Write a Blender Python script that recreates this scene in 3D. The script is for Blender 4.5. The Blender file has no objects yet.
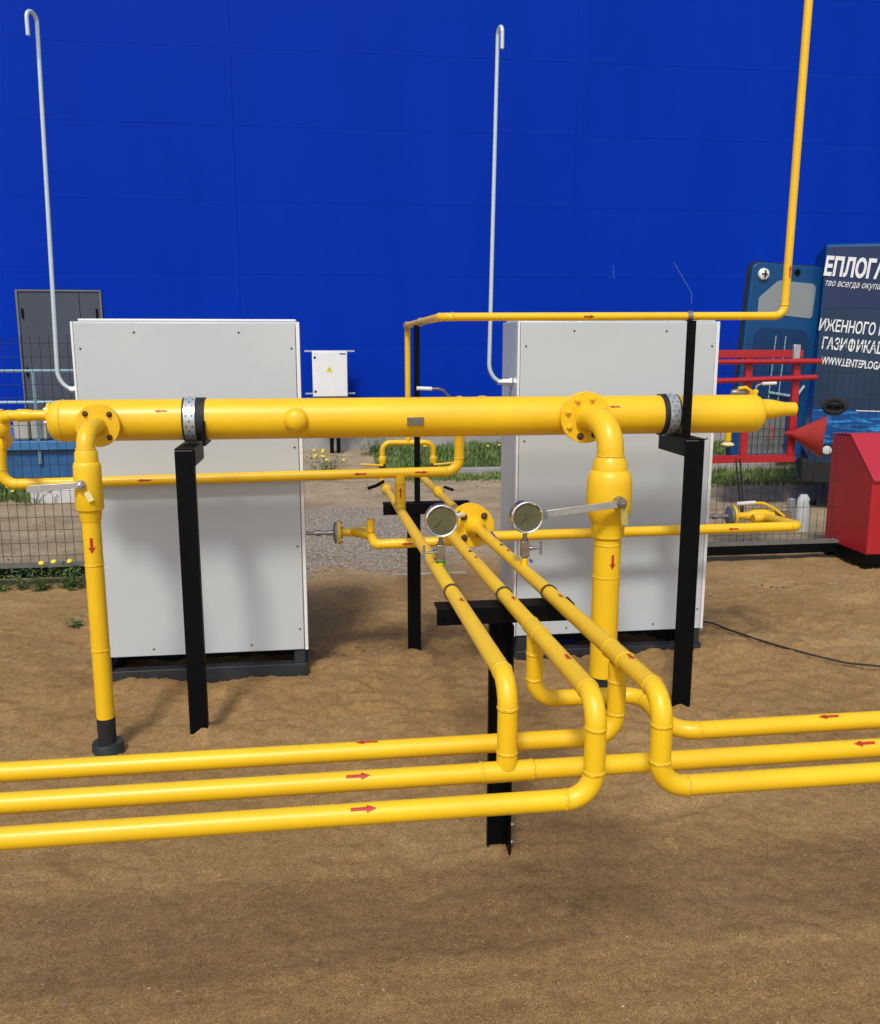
import bpy, bmesh, math, random
import numpy as np
from mathutils import Vector, Matrix, noise
from math import sin, cos, pi, radians, sqrt, atan2, tan
random.seed(7)
SC = bpy.context.scene
COL = SC.collection
# ------------------------------------------------------------------ camera
CAM_H, F_PX = 1.6, 883.0
YAW, PITCH = radians(7.55), radians(10.74)
cam = bpy.data.cameras.new('camera')
cam.sensor_fit = 'HORIZONTAL'; cam.sensor_width = 36.0; cam.lens = 36.0 * F_PX / 880.0
cam.clip_start = 0.05; cam.clip_end = 500
co = bpy.data.objects.new('camera', cam); COL.objects.link(co)
FW = Vector((sin(YAW) * cos(PITCH), cos(YAW) * cos(PITCH), -sin(PITCH)))
co.location = (0, 0, CAM_H)
co.rotation_euler = FW.to_track_quat('-Z', 'Y').to_euler()
SC.camera = co
# ------------------------------------------------------------------ light
SUN_TRAVEL = Vector((0.26, 0.76, -1.0)).normalized()
w = bpy.data.worlds.new('World'); SC.world = w; w.use_nodes = True
nt = w.node_tree; bg = nt.nodes['Background']
sky = nt.nodes.new('ShaderNodeTexSky'); sky.sky_type = 'NISHITA'; sky.sun_disc = False
sd = -SUN_TRAVEL
sky.sun_elevation = math.asin(sd.z); sky.sun_rotation = atan2(sd.x, sd.y)
sky.dust_density = 2.5; sky.air_density = 1.0; sky.altitude = 100
nt.links.new(sky.outputs[0], bg.inputs[0]); bg.inputs[1].default_value = 0.15
sl = bpy.data.lights.new('sun', 'SUN'); sl.energy = 2.4; sl.angle = radians(8.5); sl.color = (1.0, 0.95, 0.87)
so = bpy.data.objects.new('sun', sl); COL.objects.link(so); so.location = (-3, -6, 9)
so.rotation_euler = SUN_TRAVEL.to_track_quat('-Z', 'Y').to_euler()
SC.view_settings.view_transform = 'Standard'; SC.view_settings.look = 'None'
SC.view_settings.exposure = 0.0; SC.view_settings.gamma = 1.0
SC.render.engine = 'CYCLES'

# ------------------------------------------------------------------ materials
def mat(name, col, rough=0.5, metal=0.0, var=0.0, vscale=6.0, bump=0.0, bscale=60.0, coat=0.0, col2=None, spec=0.5, rvar=0.0):
    m = bpy.data.materials.new(name); m.use_nodes = True
    n = m.node_tree.nodes; L = m.node_tree.links; b = n['Principled BSDF']
    b.inputs['Base Color'].default_value = (*col, 1); b.inputs['Roughness'].default_value = rough
    b.inputs['Metallic'].default_value = metal; b.inputs['Coat Weight'].default_value = coat
    b.inputs['Coat Roughness'].default_value = 0.15
    b.inputs['Specular IOR Level'].default_value = spec
    g = n.new('ShaderNodeNewGeometry')
    if var or col2:
        t = n.new('ShaderNodeTexNoise'); t.inputs['Scale'].default_value = vscale; t.inputs['Detail'].default_value = 6
        t.inputs['Roughness'].default_value = 0.6
        L.new(g.outputs['Position'], t.inputs['Vector'])
        r = n.new('ShaderNodeValToRGB'); r.color_ramp.elements[0].position = 0.32; r.color_ramp.elements[1].position = 0.68
        c2 = col2 or tuple(max(0, c * (1 - var)) for c in col)
        r.color_ramp.elements[0].color = (*c2, 1); r.color_ramp.elements[1].color = (*col, 1)
        L.new(t.outputs['Fac'], r.inputs[0]); L.new(r.outputs[0], b.inputs['Base Color'])
    if rvar:
        t3 = n.new('ShaderNodeTexNoise'); t3.inputs['Scale'].default_value = vscale * 2; t3.inputs['Detail'].default_value = 5
        L.new(g.outputs['Position'], t3.inputs['Vector'])
        mr = n.new('ShaderNodeMapRange'); mr.inputs[3].default_value = rough - rvar; mr.inputs[4].default_value = rough + rvar
        L.new(t3.outputs['Fac'], mr.inputs[0]); L.new(mr.outputs[0], b.inputs['Roughness'])
    if bump:
        t2 = n.new('ShaderNodeTexNoise'); t2.inputs['Scale'].default_value = bscale; t2.inputs['Detail'].default_value = 4
        L.new(g.outputs['Position'], t2.inputs['Vector'])
        bp = n.new('ShaderNodeBump'); bp.inputs['Strength'].default_value = bump; bp.inputs['Distance'].default_value = 0.01
        L.new(t2.outputs['Fac'], bp.inputs['Height']); L.new(bp.outputs[0], b.inputs['Normal'])
    return m

YEL = mat('yellow_paint', (0.89, 0.555, 0.008), 0.42, 0, 0, 3, 0.035, 40, 0.06, rvar=0.10, col2=(0.80, 0.475, 0.010))
YELB = mat('yellow_weld', (0.84, 0.51, 0.012), 0.42, 0, 0.10, 40, 0.5, 160)
RUSTY = mat('rusty_bolt', (0.16, 0.085, 0.04), 0.6, 0.5, 0, 120, 0.4, 200, col2=(0.05, 0.04, 0.035))
BLK = mat('black_paint', (0.0025, 0.003, 0.004), 0.5, 0, 0.3, 12, 0.06, 50, spec=0.12, rvar=0.1)
BLKM = mat('black_matte', (0.012, 0.012, 0.012), 0.75, 0, 0.3, 20, 0.3, 90)
RUB = mat('black_rubber', (0.014, 0.014, 0.013), 0.7, 0, 0.3, 30)
SLEEVE = mat('dark_green_collar', (0.018, 0.028, 0.026), 0.55, 0, 0.4, 20, 0.3, 50)
CAB = mat('cabinet_paint', (0.52, 0.565, 0.585), 0.34, 0, 0.05, 1.6, 0.02, 220, col2=(0.485, 0.53, 0.55))
CABW = mat('white_paint', (0.78, 0.79, 0.78), 0.4, 0, 0.05, 3)
BASE = mat('cabinet_base_steel', (0.035, 0.04, 0.045), 0.5, 0.2, 0.4, 10, 0.2, 60)
GALV = mat('galvanised_steel', (0.62, 0.65, 0.66), 0.36, 0.75, 0.18, 25, 0.1, 90)
STEEL = mat('dull_steel', (0.42, 0.41, 0.38), 0.35, 0.9, 0.3, 40)
CHROME = mat('polished_steel', (0.50, 0.50, 0.47), 0.2, 1.0, 0.1, 20)
BEZEL = mat('bright_bezel', (0.86, 0.86, 0.83), 0.16, 1.0, 0.05, 30)
BRASS = mat('grey_brass', (0.36, 0.31, 0.25), 0.38, 0.75, 0.3, 40)
GREYF = mat('grey_cast_metal', (0.28, 0.31, 0.32), 0.5, 0.5, 0.3, 25, 0.3, 80)
REDST = mat('red_sticker', (0.55, 0.03, 0.015), 0.5, 0, 0.35, 80)
RED = mat('red_paint', (0.42, 0.015, 0.020), 0.38, 0, 0.12, 4, 0.06, 60, 0.1)
REDB = mat('bucket_red', (0.42, 0.04, 0.025), 0.42, 0, 0.2, 8)
SCREW = mat('screw_dark', (0.10, 0.08, 0.07), 0.5, 0.6)
DOORG = mat('grey_door_paint', (0.050, 0.062, 0.088), 0.5, 0, 0.15, 1.5)
DOORF = mat('door_frame_grey', (0.14, 0.15, 0.16), 0.5, 0, 0.15, 1.5)
CONC = mat('concrete', (0.36, 0.35, 0.33), 0.85, 0, 0.25, 3, 0.5, 40)
PLBLUE = mat('platform_blue', (0.05, 0.19, 0.42), 0.5, 0, 0.3, 3)
RAILB = mat('pale_blue_rail', (0.30, 0.45, 0.52), 0.45, 0.3, 0.2, 5)
BEIGE = mat('beige_plastic', (0.42, 0.40, 0.34), 0.6, 0, 0.2, 5)
WIRE = mat('fence_wire', (0.020, 0.026, 0.022), 0.5, 0.2)
VBLUE = mat('van_blue', (0.002, 0.060, 0.19), 0.42, 0.0, 0.1, 2, coat=0.1, spec=0.3)
VDARK = mat('van_inner_blue', (0.002, 0.035, 0.125), 0.45, 0, 0.15, 3, spec=0.3)
VSIDE1 = mat('livery_slate', (0.018, 0.036, 0.105), 0.5, 0, 0.25, 1.2, spec=0.3)
VSIDE2 = mat('livery_slate_low', (0.016, 0.040, 0.085), 0.5, 0, 0.3, 1.6, spec=0.3)
VGLASS = mat('van_window', (0.22, 0.26, 0.27), 0.12, 0, 0.12, 2, coat=0.6)
WHITEP = mat('white_print', (0.72, 0.74, 0.74), 0.5)
BLKPRINT = mat('black_print', (0.02, 0.02, 0.02), 0.5)
YPRINT = mat('yellow_print', (0.75, 0.60, 0.05), 0.5)
GREENW = mat('green_wire', (0.02, 0.30, 0.05), 0.5)
BLUEW = mat('blue_seal', (0.03, 0.03, 0.25), 0.5)
WGRIP = mat('white_grip', (0.75, 0.74, 0.70), 0.45, 0, 0.1, 30)
DIAL = mat('dial_face', (0.10, 0.11, 0.062), 0.18, 0, 0.3, 14, coat=1.0)
LEAF = mat('weed_leaf', (0.12, 0.20, 0.045), 0.6, 0, 0, 30, col2=(0.05, 0.10, 0.025))
FLOWER = mat('yellow_flower', (0.80, 0.62, 0.02), 0.6)
PLATE = mat('name_plate', (0.30, 0.27, 0.20), 0.4, 0.6, 0, 260, col2=(0.12, 0.11, 0.09))
CABLE = mat('black_cable', (0.012, 0.012, 0.012), 0.6)
TAG = mat('tag_yellow', (0.75, 0.70, 0.30), 0.5)
VENTM = mat('vent_pipe_paint', (0.60, 0.70, 0.75), 0.32, 0.3, 0.06, 20)

# galvanised perforated strap
PERF = mat('perforated_strap', (0.66, 0.70, 0.72), 0.30, 0.6, 0.1, 30)

# warehouse wall: fine horizontal ribs and faint streaks
WALL = bpy.data.materials.new('blue_wall_coating'); WALL.use_nodes = True
n = WALL.node_tree.nodes; L = WALL.node_tree.links; b = n['Principled BSDF']
b.inputs['Roughness'].default_value = 0.6; b.inputs['Specular IOR Level'].default_value = 0.04
g = n.new('ShaderNodeNewGeometry'); mp = n.new('ShaderNodeMapping'); mp.inputs['Scale'].default_value = (0.5, 0.5, 0.12)
L.new(g.outputs['Position'], mp.inputs[0])
t = n.new('ShaderNodeTexNoise'); t.inputs['Scale'].default_value = 1.6; t.inputs['Detail'].default_value = 7; t.inputs['Roughness'].default_value = 0.65
L.new(mp.outputs[0], t.inputs['Vector'])
r = n.new('ShaderNodeValToRGB'); r.color_ramp.elements[0].position = 0.3; r.color_ramp.elements[1].position = 0.7
r.color_ramp.elements[0].color = (0.0008, 0.026, 0.345, 1); r.color_ramp.elements[1].color = (0.0014, 0.031, 0.39, 1)
L.new(t.outputs['Fac'], r.inputs[0]); L.new(r.outputs[0], b.inputs['Base Color'])
wv = n.new('ShaderNodeTexWave'); wv.wave_type = 'BANDS'; wv.bands_direction = 'Z'; wv.wave_profile = 'SAW'
wv.inputs['Scale'].default_value = 3.4; wv.inputs['Distortion'].default_value = 0.0
L.new(g.outputs['Position'], wv.inputs['Vector'])
bp = n.new('ShaderNodeBump'); bp.inputs['Strength'].default_value = 0.25; bp.inputs['Distance'].default_value = 0.004
L.new(wv.outputs['Fac'], bp.inputs['Height']); L.new(bp.outputs[0], b.inputs['Normal'])

# ground: sand near, darker earth and dust beyond the fence line
SAND = bpy.data.materials.new('sand'); SAND.use_nodes = True
n = SAND.node_tree.nodes; L = SAND.node_tree.links; b = n['Principled BSDF']
b.inputs['Roughness'].default_value = 0.95; b.inputs['Specular IOR Level'].default_value = 0.15
g = n.new('ShaderNodeNewGeometry')
def nz(scale, detail=6, rough=0.6, vec=None):
    t = n.new('ShaderNodeTexNoise'); t.inputs['Scale'].default_value = scale; t.inputs['Detail'].default_value = detail
    t.inputs['Roughness'].default_value = rough; L.new(vec or g.outputs['Position'], t.inputs['Vector']); return t.outputs['Fac']
def ramp(fac, stops):
    r = n.new('ShaderNodeValToRGB'); cr = r.color_ramp
    while len(cr.elements) < len(stops): cr.elements.new(0.5)
    for e, (p, c) in zip(cr.elements, stops): e.position = p; e.color = (*c, 1) if len(c) == 3 else (c[0],) * 3 + (1,)
    L.new(fac, r.inputs[0]); return r.outputs[0]
def mix(a, bb, fac, mode='MIX'):
    m = n.new('ShaderNodeMix'); m.data_type = 'RGBA'; m.blend_type = mode
    if isinstance(fac, (int, float)): m.inputs[0].default_value = fac
    else: L.new(fac, m.inputs[0])
    L.new(a, m.inputs[6]); L.new(bb, m.inputs[7]); return m.outputs[2]
c1 = ramp(nz(1.1, 8, 0.62), [(0.22, (0.32, 0.186, 0.074)), (0.50, (0.43, 0.262, 0.107)), (0.78, (0.53, 0.345, 0.155))])
c2 = ramp(nz(38, 5, 0.75), [(0.25, (0.55,)), (0.5, (0.98,)), (0.78, (1.32,))])
c3 = ramp(nz(190, 4, 0.9), [(0.32, (0.35,)), (0.5, (1.0,)), (0.68, (1.75,))])
cc = mix(c1, c2, 0.75, 'MULTIPLY'); cc = mix(cc, c3, 1.0, 'MULTIPLY')
vo = n.new('ShaderNodeTexVoronoi'); vo.inputs['Scale'].default_value = 60; L.new(g.outputs['Position'], vo.inputs['Vector'])
spk = ramp(vo.outputs['Distance'], [(0.0, (0.48, 0.42, 0.34)), (0.10, (0.40, 0.34, 0.26)), (0.16, (0, 0, 0))])
sm = ramp(vo.outputs['Distance'], [(0.09, (0.55,)), (0.15, (0.0,))])
rnd = ramp(vo.outputs['Color'], [(0.90, (0.0,)), (0.96, (0.6,))])
mm_ = n.new('ShaderNodeMath'); mm_.operation = 'MULTIPLY'; L.new(sm, mm_.inputs[0]); L.new(rnd, mm_.inputs[1])
grey = ramp(nz(0.9, 4), [(0.35, (0.42, 0.38, 0.31)), (0.65, (0.30, 0.26, 0.2))])
cc = mix(cc, grey, mm_.outputs[0])
# beyond y = 6 the ground turns greyer
sx = n.new('ShaderNodeSeparateXYZ'); L.new(g.outputs['Position'], sx.inputs[0])
wob = n.new('ShaderNodeMath'); wob.operation = 'MULTIPLY_ADD'; wob.inputs[1].default_value = 1.6
L.new(nz(1.3, 5), wob.inputs[0]); L.new(sx.outputs['Y'], wob.inputs[2])
far = n.new('ShaderNodeMapRange'); far.inputs[1].default_value = 6.7; far.inputs[2].default_value = 7.6; L.new(wob.outputs[0], far.inputs[0])
fc = ramp(nz(2.2, 8, 0.7), [(0.32, (0.28, 0.205, 0.12)), (0.5, (0.43, 0.335, 0.205)), (0.7, (0.55, 0.44, 0.28))])
cc = mix(cc, mix(fc, c2, 0.5, 'MULTIPLY'), far.outputs[0])
L.new(cc, b.inputs['Base Color'])
h1 = n.new('ShaderNodeMath'); h1.operation = 'MULTIPLY_ADD'; h1.inputs[1].default_value = 0.35
L.new(nz(330, 4, 0.9), h1.inputs[0]); L.new(nz(75, 8, 0.85), h1.inputs[2])
bp = n.new('ShaderNodeBump'); bp.inputs['Strength'].default_value = 0.8; bp.inputs['Distance'].default_value = 0.020
L.new(h1.outputs[0], bp.inputs['Height']); L.new(bp.outputs[0], b.inputs['Normal'])
STONE = mat('gravel_stone', (0.36, 0.315, 0.26), 0.9, 0, 0, 34, 0.4, 90, col2=(0.13, 0.11, 0.095))
PEB = mat('pebble', (0.42, 0.33, 0.22), 0.9, 0, 0, 14, col2=(0.20, 0.14, 0.08))
GRASS = mat('grass_blades', (0.17, 0.24, 0.05), 0.6, 0, 0, 5, col2=(0.055, 0.12, 0.026))
DRY = mat('dry_earth_clods', (0.30, 0.215, 0.125), 0.95, 0, 0.4, 9, 0.6, 40)

# ------------------------------------------------------------------ mesh helpers
W = {}
def V(*a): return Vector(a)
def frame(a):
    a = Vector(a).normalized()
    up = V(0, 0, 1) if abs(a.z) < 0.9 else V(1, 0, 0)
    u = up.cross(a).normalized(); v = a.cross(u).normalized()
    return a, u, v
class MB:
    def __init__(s): s.v = []; s.f = []
    def add(s, vs, fs):
        k = len(s.v); s.v += [Vector(p) for p in vs]; s.f += [tuple(i + k for i in f) for f in fs]; return s
    def box(s, x0, x1, y0, y1, z0, z1):
        return s.add([(x0,y0,z0),(x1,y0,z0),(x1,y1,z0),(x0,y1,z0),(x0,y0,z1),(x1,y0,z1),(x1,y1,z1),(x0,y1,z1)],
                     [(3,2,1,0),(4,5,6,7),(0,1,5,4),(1,2,6,5),(2,3,7,6),(3,0,4,7)])
    def bar(s, p, q, wu, wv, up=(0, 0, 1)):        # rectangular bar from p to q
        p, q = Vector(p), Vector(q); a = (q - p).normalized(); upv = Vector(up)
        if abs(a.dot(upv)) > 0.95: upv = V(0, 1, 0)
        u = a.cross(upv).normalized(); v = u.cross(a)
        vs = []
        for c in (p, q):
            for su, sv in ((-1,-1),(1,-1),(1,1),(-1,1)): vs.append(c + u * su * wu / 2 + v * sv * wv / 2)
        return s.add(vs, [(3,2,1,0),(4,5,6,7),(0,1,5,4),(1,2,6,5),(2,3,7,6),(3,0,4,7)])
    def lathe(s, o, axis, prof, seg=32, cap=True):
        a, u, v = frame(axis); o = Vector(o); vs = []; fs = []
        for t, r in prof:
            for k in range(seg):
                th = 2 * pi * k / seg; vs.append(o + a * t + (u * cos(th) + v * sin(th)) * max(r, 1e-5))
        for i in range(len(prof) - 1):
            for k in range(seg):
                k2 = (k + 1) % seg; fs.append((i*seg+k, i*seg+k2, (i+1)*seg+k2, (i+1)*seg+k))
        if cap:
            fs.append(tuple(reversed(range(seg)))); fs.append(tuple((len(prof)-1)*seg + k for k in range(seg)))
        return s.add(vs, fs)
    def tube(s, path, r, seg=20, cap=True):
        path = [Vector(p) for p in path]; n = len(path)
        rs = r if isinstance(r, (list, tuple)) else [r] * n
        tan_ = [(path[min(i+1, n-1)] - path[max(i-1, 0)]).normalized() for i in range(n)]
        a, u, v = frame(tan_[0]); vs = []; fs = []
        for i in range(n):
            if i:
                u = (u - tan_[i] * u.dot(tan_[i])).normalized()
            v = tan_[i].cross(u).normalized()
            for k in range(seg):
                th = 2 * pi * k / seg; vs.append(path[i] + (u * cos(th) + v * sin(th)) * rs[i])
        for i in range(n - 1):
            for k in range(seg):
                k2 = (k + 1) % seg; fs.append((i*seg+k, i*seg+k2, (i+1)*seg+k2, (i+1)*seg+k))
        if cap: fs.append(tuple(reversed(range(seg)))); fs.append(tuple((n-1)*seg + k for k in range(seg)))
        return s.add(vs, fs)
    def prism(s, poly, o, ux, uy, uz):             # poly in (ux,uy) extruded along uz
        o, ux, uy, uz = Vector(o), Vector(ux), Vector(uy), Vector(uz); k = len(poly)
        vs = [o + ux*a + uy*b for a, b in poly] + [o + ux*a + uy*b + uz for a, b in poly]
        fs = [tuple(reversed(range(k))), tuple(range(k, 2*k))] + [(i, (i+1) % k, k+(i+1) % k, k+i) for i in range(k)]
        return s.add(vs, fs)
    def mesh(s, name, m, org=(0, 0, 0), smooth=True, ang=35):
        me = bpy.data.meshes.new(name); o = Vector(org)
        me.from_pydata([tuple(p - o) for p in s.v], [], s.f)
        bm = bmesh.new(); bm.from_mesh(me); bmesh.ops.recalc_face_normals(bm, faces=bm.faces); bm.to_mesh(me); bm.free()
        if m: me.materials.append(m)
        if smooth:
            me.shade_smooth(); me.set_sharp_from_angle(angle=radians(ang))
        return me
    def build(s, name, m, parent=None, org=None, bevel=0, ang=35, **k):
        if org is None: org = W[parent.name] if parent else V(0, 0, 0)
        return link(name, s.mesh(name, m, org, True, ang), parent, org, bevel, **k)
def link(name, me, parent=None, org=(0, 0, 0), bevel=0, label=None, cat=None, group=None, kind=None):
    o = bpy.data.objects.new(name, me); COL.objects.link(o); org = Vector(org)
    W[o.name] = org
    if parent: o.parent = parent; o.location = org - W[parent.name]
    else: o.location = org
    if bevel:
        bv = o.modifiers.new('edge', 'BEVEL'); bv.width = bevel; bv.segments = 2; bv.limit_method = 'ANGLE'; bv.angle_limit = radians(40)
    tag(o, label, cat, group, kind); return o
def tag(o, label=None, cat=None, group=None, kind=None):
    for k, v in (('label', label), ('category', cat), ('group', group), ('kind', kind)):
        if v: o[k] = v
def thing(name, loc, label, cat, group=None):
    return link(name, None, None, loc, 0, label, cat, group)

def weld(root, p, a, r, m=None):
    mb = MB().lathe(Vector(p), a, [(-0.0045, r*0.985), (-0.003, r + 0.0012), (0, r + 0.0020), (0.003, r + 0.0012), (0.0045, r*0.985)], 36, False)
    A = Vector(a).normalized(); sd_ = random.random()*50
    for q in mb.v:
        d = q - Vector(p); rad = d - A*d.dot(A); k = noise.noise(q*170 + V(sd_, 0, 0)); q += rad.normalized()*0.0009*k + A*0.0013*noise.noise(q*90 + V(0, sd_, 0))
    return mb.build('weld_bead', m or YELB, root)
def pipe_run(root, pts, r, bend=None, m=None, beads=True, seg=28, ends=(True, True), nm='pipe'):
    m = m or YEL; bend = bend or r * 3
    pts = [Vector(p) for p in pts]; cur = pts[0]; n = len(pts)
    for i in range(1, n):
        a = (pts[i] - pts[i-1]).normalized()
        if i < n - 1:
            bdir = (pts[i+1] - pts[i]).normalized(); th = a.angle(bdir); t = bend * tan(th / 2)
            s = pts[i] - a * t; e = pts[i] + bdir * t
            MB().tube([cur, s], r, seg, cap=(i == 1)).build(nm, m, root)
            nrm = (bdir - a * bdir.dot(a)).normalized(); c = s + nrm * bend
            arc = [c + (-nrm * cos(th * k / 12) + a * sin(th * k / 12)) * bend for k in range(13)]
            MB().tube(arc, r * 1.012, seg, cap=False).build('elbow', m, root)
            if beads: weld(root, s, a, r); weld(root, e, bdir, r)
            cur = e
        else:
            MB().tube([cur, pts[i]], r, seg).build(nm, m, root)
def arrow(root, p, a, nrm, R, L=0.05, Wd=0.022, m=None, eps=0.0012, nm='flow_arrow'):
    """arrow sticker wrapped on a cylinder of radius R about the axis point p, pointing along a"""
    a = Vector(a).normalized(); nrm = Vector(nrm); nrm = (nrm - a * nrm.dot(a)).normalized(); t = a.cross(nrm)
    vs, fs = [], []
    def strip(s0, s1, w0, w1, k=6):
        b0 = len(vs)
        for s, ww in ((s0, w0), (s1, w1)):
            for i in range(k + 1):
                th = (i / k - 0.5) * ww / R
                vs.append(Vector(p) + a * s + (nrm * cos(th) + t * sin(th)) * (R + eps))
        for i in range(k): fs.append((b0+i, b0+i+1, b0+k+1+i+1, b0+k+1+i))
    strip(-L/2, L*0.12, Wd*0.42, Wd*0.42); strip(L*0.12, L/2, Wd, Wd*0.04)
    return MB().add(vs, fs).build(nm, m or REDST, root)
def hexbolt(p, a, r=0.009, h=0.007, stud=0.006):
    mb = MB()
    mb.lathe(p, a, [(0, r*1.3), (0.0015, r*1.3)], 16)
    mb.lathe(Vector(p) + Vector(a).normalized()*0.0015, a, [(0, r), (h*0.85, r), (h, r*0.86)], 6)
    mb.lathe(Vector(p) + Vector(a).normalized()*(h), a, [(0, r*0.52), (stud, r*0.52), (stud+0.001, r*0.4)], 12)
    return mb
_bm = {}
def bolt(root, p, a, r=0.009, m=None, nm='bolt', stud=0.006):
    m = m or RUSTY; key = (tuple(round(x, 2) for x in Vector(a).normalized()), r, m.name, nm, stud)
    if key not in _bm: _bm[key] = hexbolt((0, 0, 0), a, r, r*0.8, stud).mesh(nm, m, (0, 0, 0))
    return link(nm, _bm[key], root, p)
def flange(root, p, a, R, th=0.016, n=8, rb=None, br=0.009, hub=None, m=None, bm=None, ph=0.4, both=True, special=None, nm='flange'):
    """a disc whose axis is a, centred at p; bolts in front (a side)"""
    p = Vector(p); A, u, v = frame(a)
    MB().lathe(p, A, [(-th/2, R*0.985), (-th/2+0.0015, R), (th/2-0.0015, R), (th/2, R*0.985)] + ([(th/2, hub*1.25), (th/2+0.012, hub)] if hub else []), 48).build(nm, m or YEL, root)
    rb = rb or R * 0.78
    for k in range(n):
        q = ph + 2*pi*k/n; d = (u*cos(q) + v*sin(q)) * rb
        mm = bm or RUSTY
        if special and k in special: mm = special[k]
        bolt(root, p + d + A*th/2, A, br, mm)
        if both: bolt(root, p + d - A*th/2, -A, br, mm)

# ================================================================== GROUND
BX = [(-1.09, -0.09, 4.12), (0.92, 1.92, 4.15)]
def gh(x, y):
    h = 0.020 * noise.noise(V(x*0.7, y*0.7, 3)) + 0.010 * noise.noise(V(x*2.3, y*2.3, 8)) 
    rough = 1 + 1.3*math.exp(-((y - 4.2)/1.1)**2)
    h += (0.011 * noise.noise(V(x*4, y*5, 1)) + 0.016 * abs(noise.noise(V(x*7, y*9, 5))) + 0.008 * abs(noise.noise(V(x*20, y*22, 9))) + 0.005 * noise.noise(V(x*45, y*45, 3))) * rough
    for x0, x1, yb in BX:                       # sand heaped against the cabinet plinths
        dx = max(x0 - 0.1 - x, 0, x - x1 - 0.1); dy = y - (yb - 0.02)
        if dy < 0.6:
            h += (0.035 + 0.03 * noise.noise(V(x*3, y*3, 2))) * math.exp(-(dx/0.25)**2) * math.exp(-(dy/0.22)**2)
    for qx, qy in ((-0.535, 3.52), (1.535, 3.52), (0.52, 2.52), (0.455, 4.46), (-0.878, 3.42), (1.14, 3.40)):   # soil pushed up round the posts
        dd_ = (x - qx)**2 + (y - qy)**2
        if dd_ < 0.16: h += (0.020 + 0.030*noise.noise(V(x*13, y*13, 7)))*math.exp(-dd_/0.012)
    if y > 6.2: h *= max(0.25, 1 - (y - 6.2)*0.5)
    return h - 0.005
def grid(x0, x1, y0, y1, nx, ny):
    vs = []; fs = []
    for j in range(ny + 1):
        t = j / ny; y = y0 + (y1 - y0) * (t ** 1.7)
        for i in range(nx + 1):
            x = x0 + (x1 - x0) * i / nx; vs.append((x, y, gh(x, y)))
    for j in range(ny):
        for i in range(nx):
            a = j*(nx+1)+i; fs.append((a, a+1, a+nx+2, a+nx+1))
    return vs, fs, nx, ny
vs, fs, nx, ny = grid(-4.5, 7.0, 0.9, 9.5, 680, 560)
frnd = random.Random(11)
for _ in range(70):                                # shallow boot prints and scuffs
    cx, cy = frnd.uniform(-2.6, 3.6), 2.5 + 3.4*frnd.random()**1.1
    if any(x0 - .15 < cx < x1 + .15 and cy > yb - .3 and cy < yb + .7 for x0, x1, yb in BX): continue
    a = frnd.uniform(-0.9, 0.9) + (pi/2 if frnd.random() < .6 else 0); ca, sa = cos(a), sin(a); dep = frnd.uniform(0.006, 0.016); la, lb = frnd.uniform(.10, .15), frnd.uniform(.04, .06)
    i0, i1 = [int((q + 4.5)/11.5*nx) for q in (cx - .25, cx + .25)]
    j0, j1 = [int(((q - 0.9)/8.6)**(1/1.7)*ny) for q in (cy - .25, cy + .25)]
    for j in range(j0, j1 + 1):
        for i in range(i0, i1 + 1):
            px_, py_, pz_ = vs[j*(nx+1)+i]; u_ = ((px_-cx)*ca + (py_-cy)*sa)/la; v_ = (-(px_-cx)*sa + (py_-cy)*ca)/lb; q = u_*u_ + v_*v_
            if q < 6: vs[j*(nx+1)+i] = (px_, py_, pz_ - dep*math.exp(-q**2) + dep*0.5*math.exp(-((sqrt(q) - 1.45)/.35)**2)*(0.6 + 0.8*noise.noise(V(px_*14, py_*14, 0))))
mb = MB(); mb.v = [Vector(p) for p in vs]; mb.f = fs
# outer flat skirts reaching the horizon, sharing the border line
def skirt(x0, x1, y0, y1): mb.add([(x0,y0,-0.03),(x1,y0,-0.03),(x1,y1,-0.03),(x0,y1,-0.03)], [(0,1,2,3)])
skirt(-300, 300, -300, 0.92); skirt(-300, -4.48, 0.92, 9.48); skirt(6.98, 300, 0.92, 9.48); skirt(-300, 300, 9.48, 300)
me = bpy.data.meshes.new('ground'); me.from_pydata([tuple(p) for p in mb.v], [], mb.f); me.materials.append(SAND); me.shade_smooth()
link('ground', me, kind='structure', label='brown sandy ground with ruts and small stones')

def rock(mb, p, s, rnd=random):
    base = [(1,0,0),(-1,0,0),(0,1,0),(0,-1,0),(0,0,1),(0,0,-1)]
    a = rnd.random()*6.28; vs = []
    for bx, by, bz in base:
        k = s * (0.6 + 0.6*rnd.random()); x, y = bx*cos(a)-by*sin(a), bx*sin(a)+by*cos(a)
        vs.append((p[0]+x*k+rnd.uniform(-.2,.2)*s, p[1]+y*k, p[2]+bz*k*0.6))
    mb.add(vs, [(0,2,4),(2,1,4),(1,3,4),(3,0,4),(2,0,5),(1,2,5),(3,1,5),(0,3,5)])
mb = MB()
for _ in range(1500):
    y = 1.3 + 5.2 * random.random()**1.5; x = random.uniform(-0.75, 1.15) * y * 0.75 + 0.1*y
    rock(mb, (x, y, gh(x, y) + 0.001), random.choice([0.002, 0.003, 0.003, 0.004, 0.006]))
for _ in range(14000):
    y = 1.3 + 4.4 * random.random()**1.6; x = random.uniform(-0.62, 0.95) * y * 0.8 + 0.1*y
    rock(mb, (x, y, gh(x, y) + 0.0005), random.uniform(0.0012, 0.0028))
me = mb.mesh('pebbles', PEB, smooth=False); link('pebbles', me, kind='stuff', label='tiny pale pebbles strewn over the sand')
mb = MB()
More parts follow.
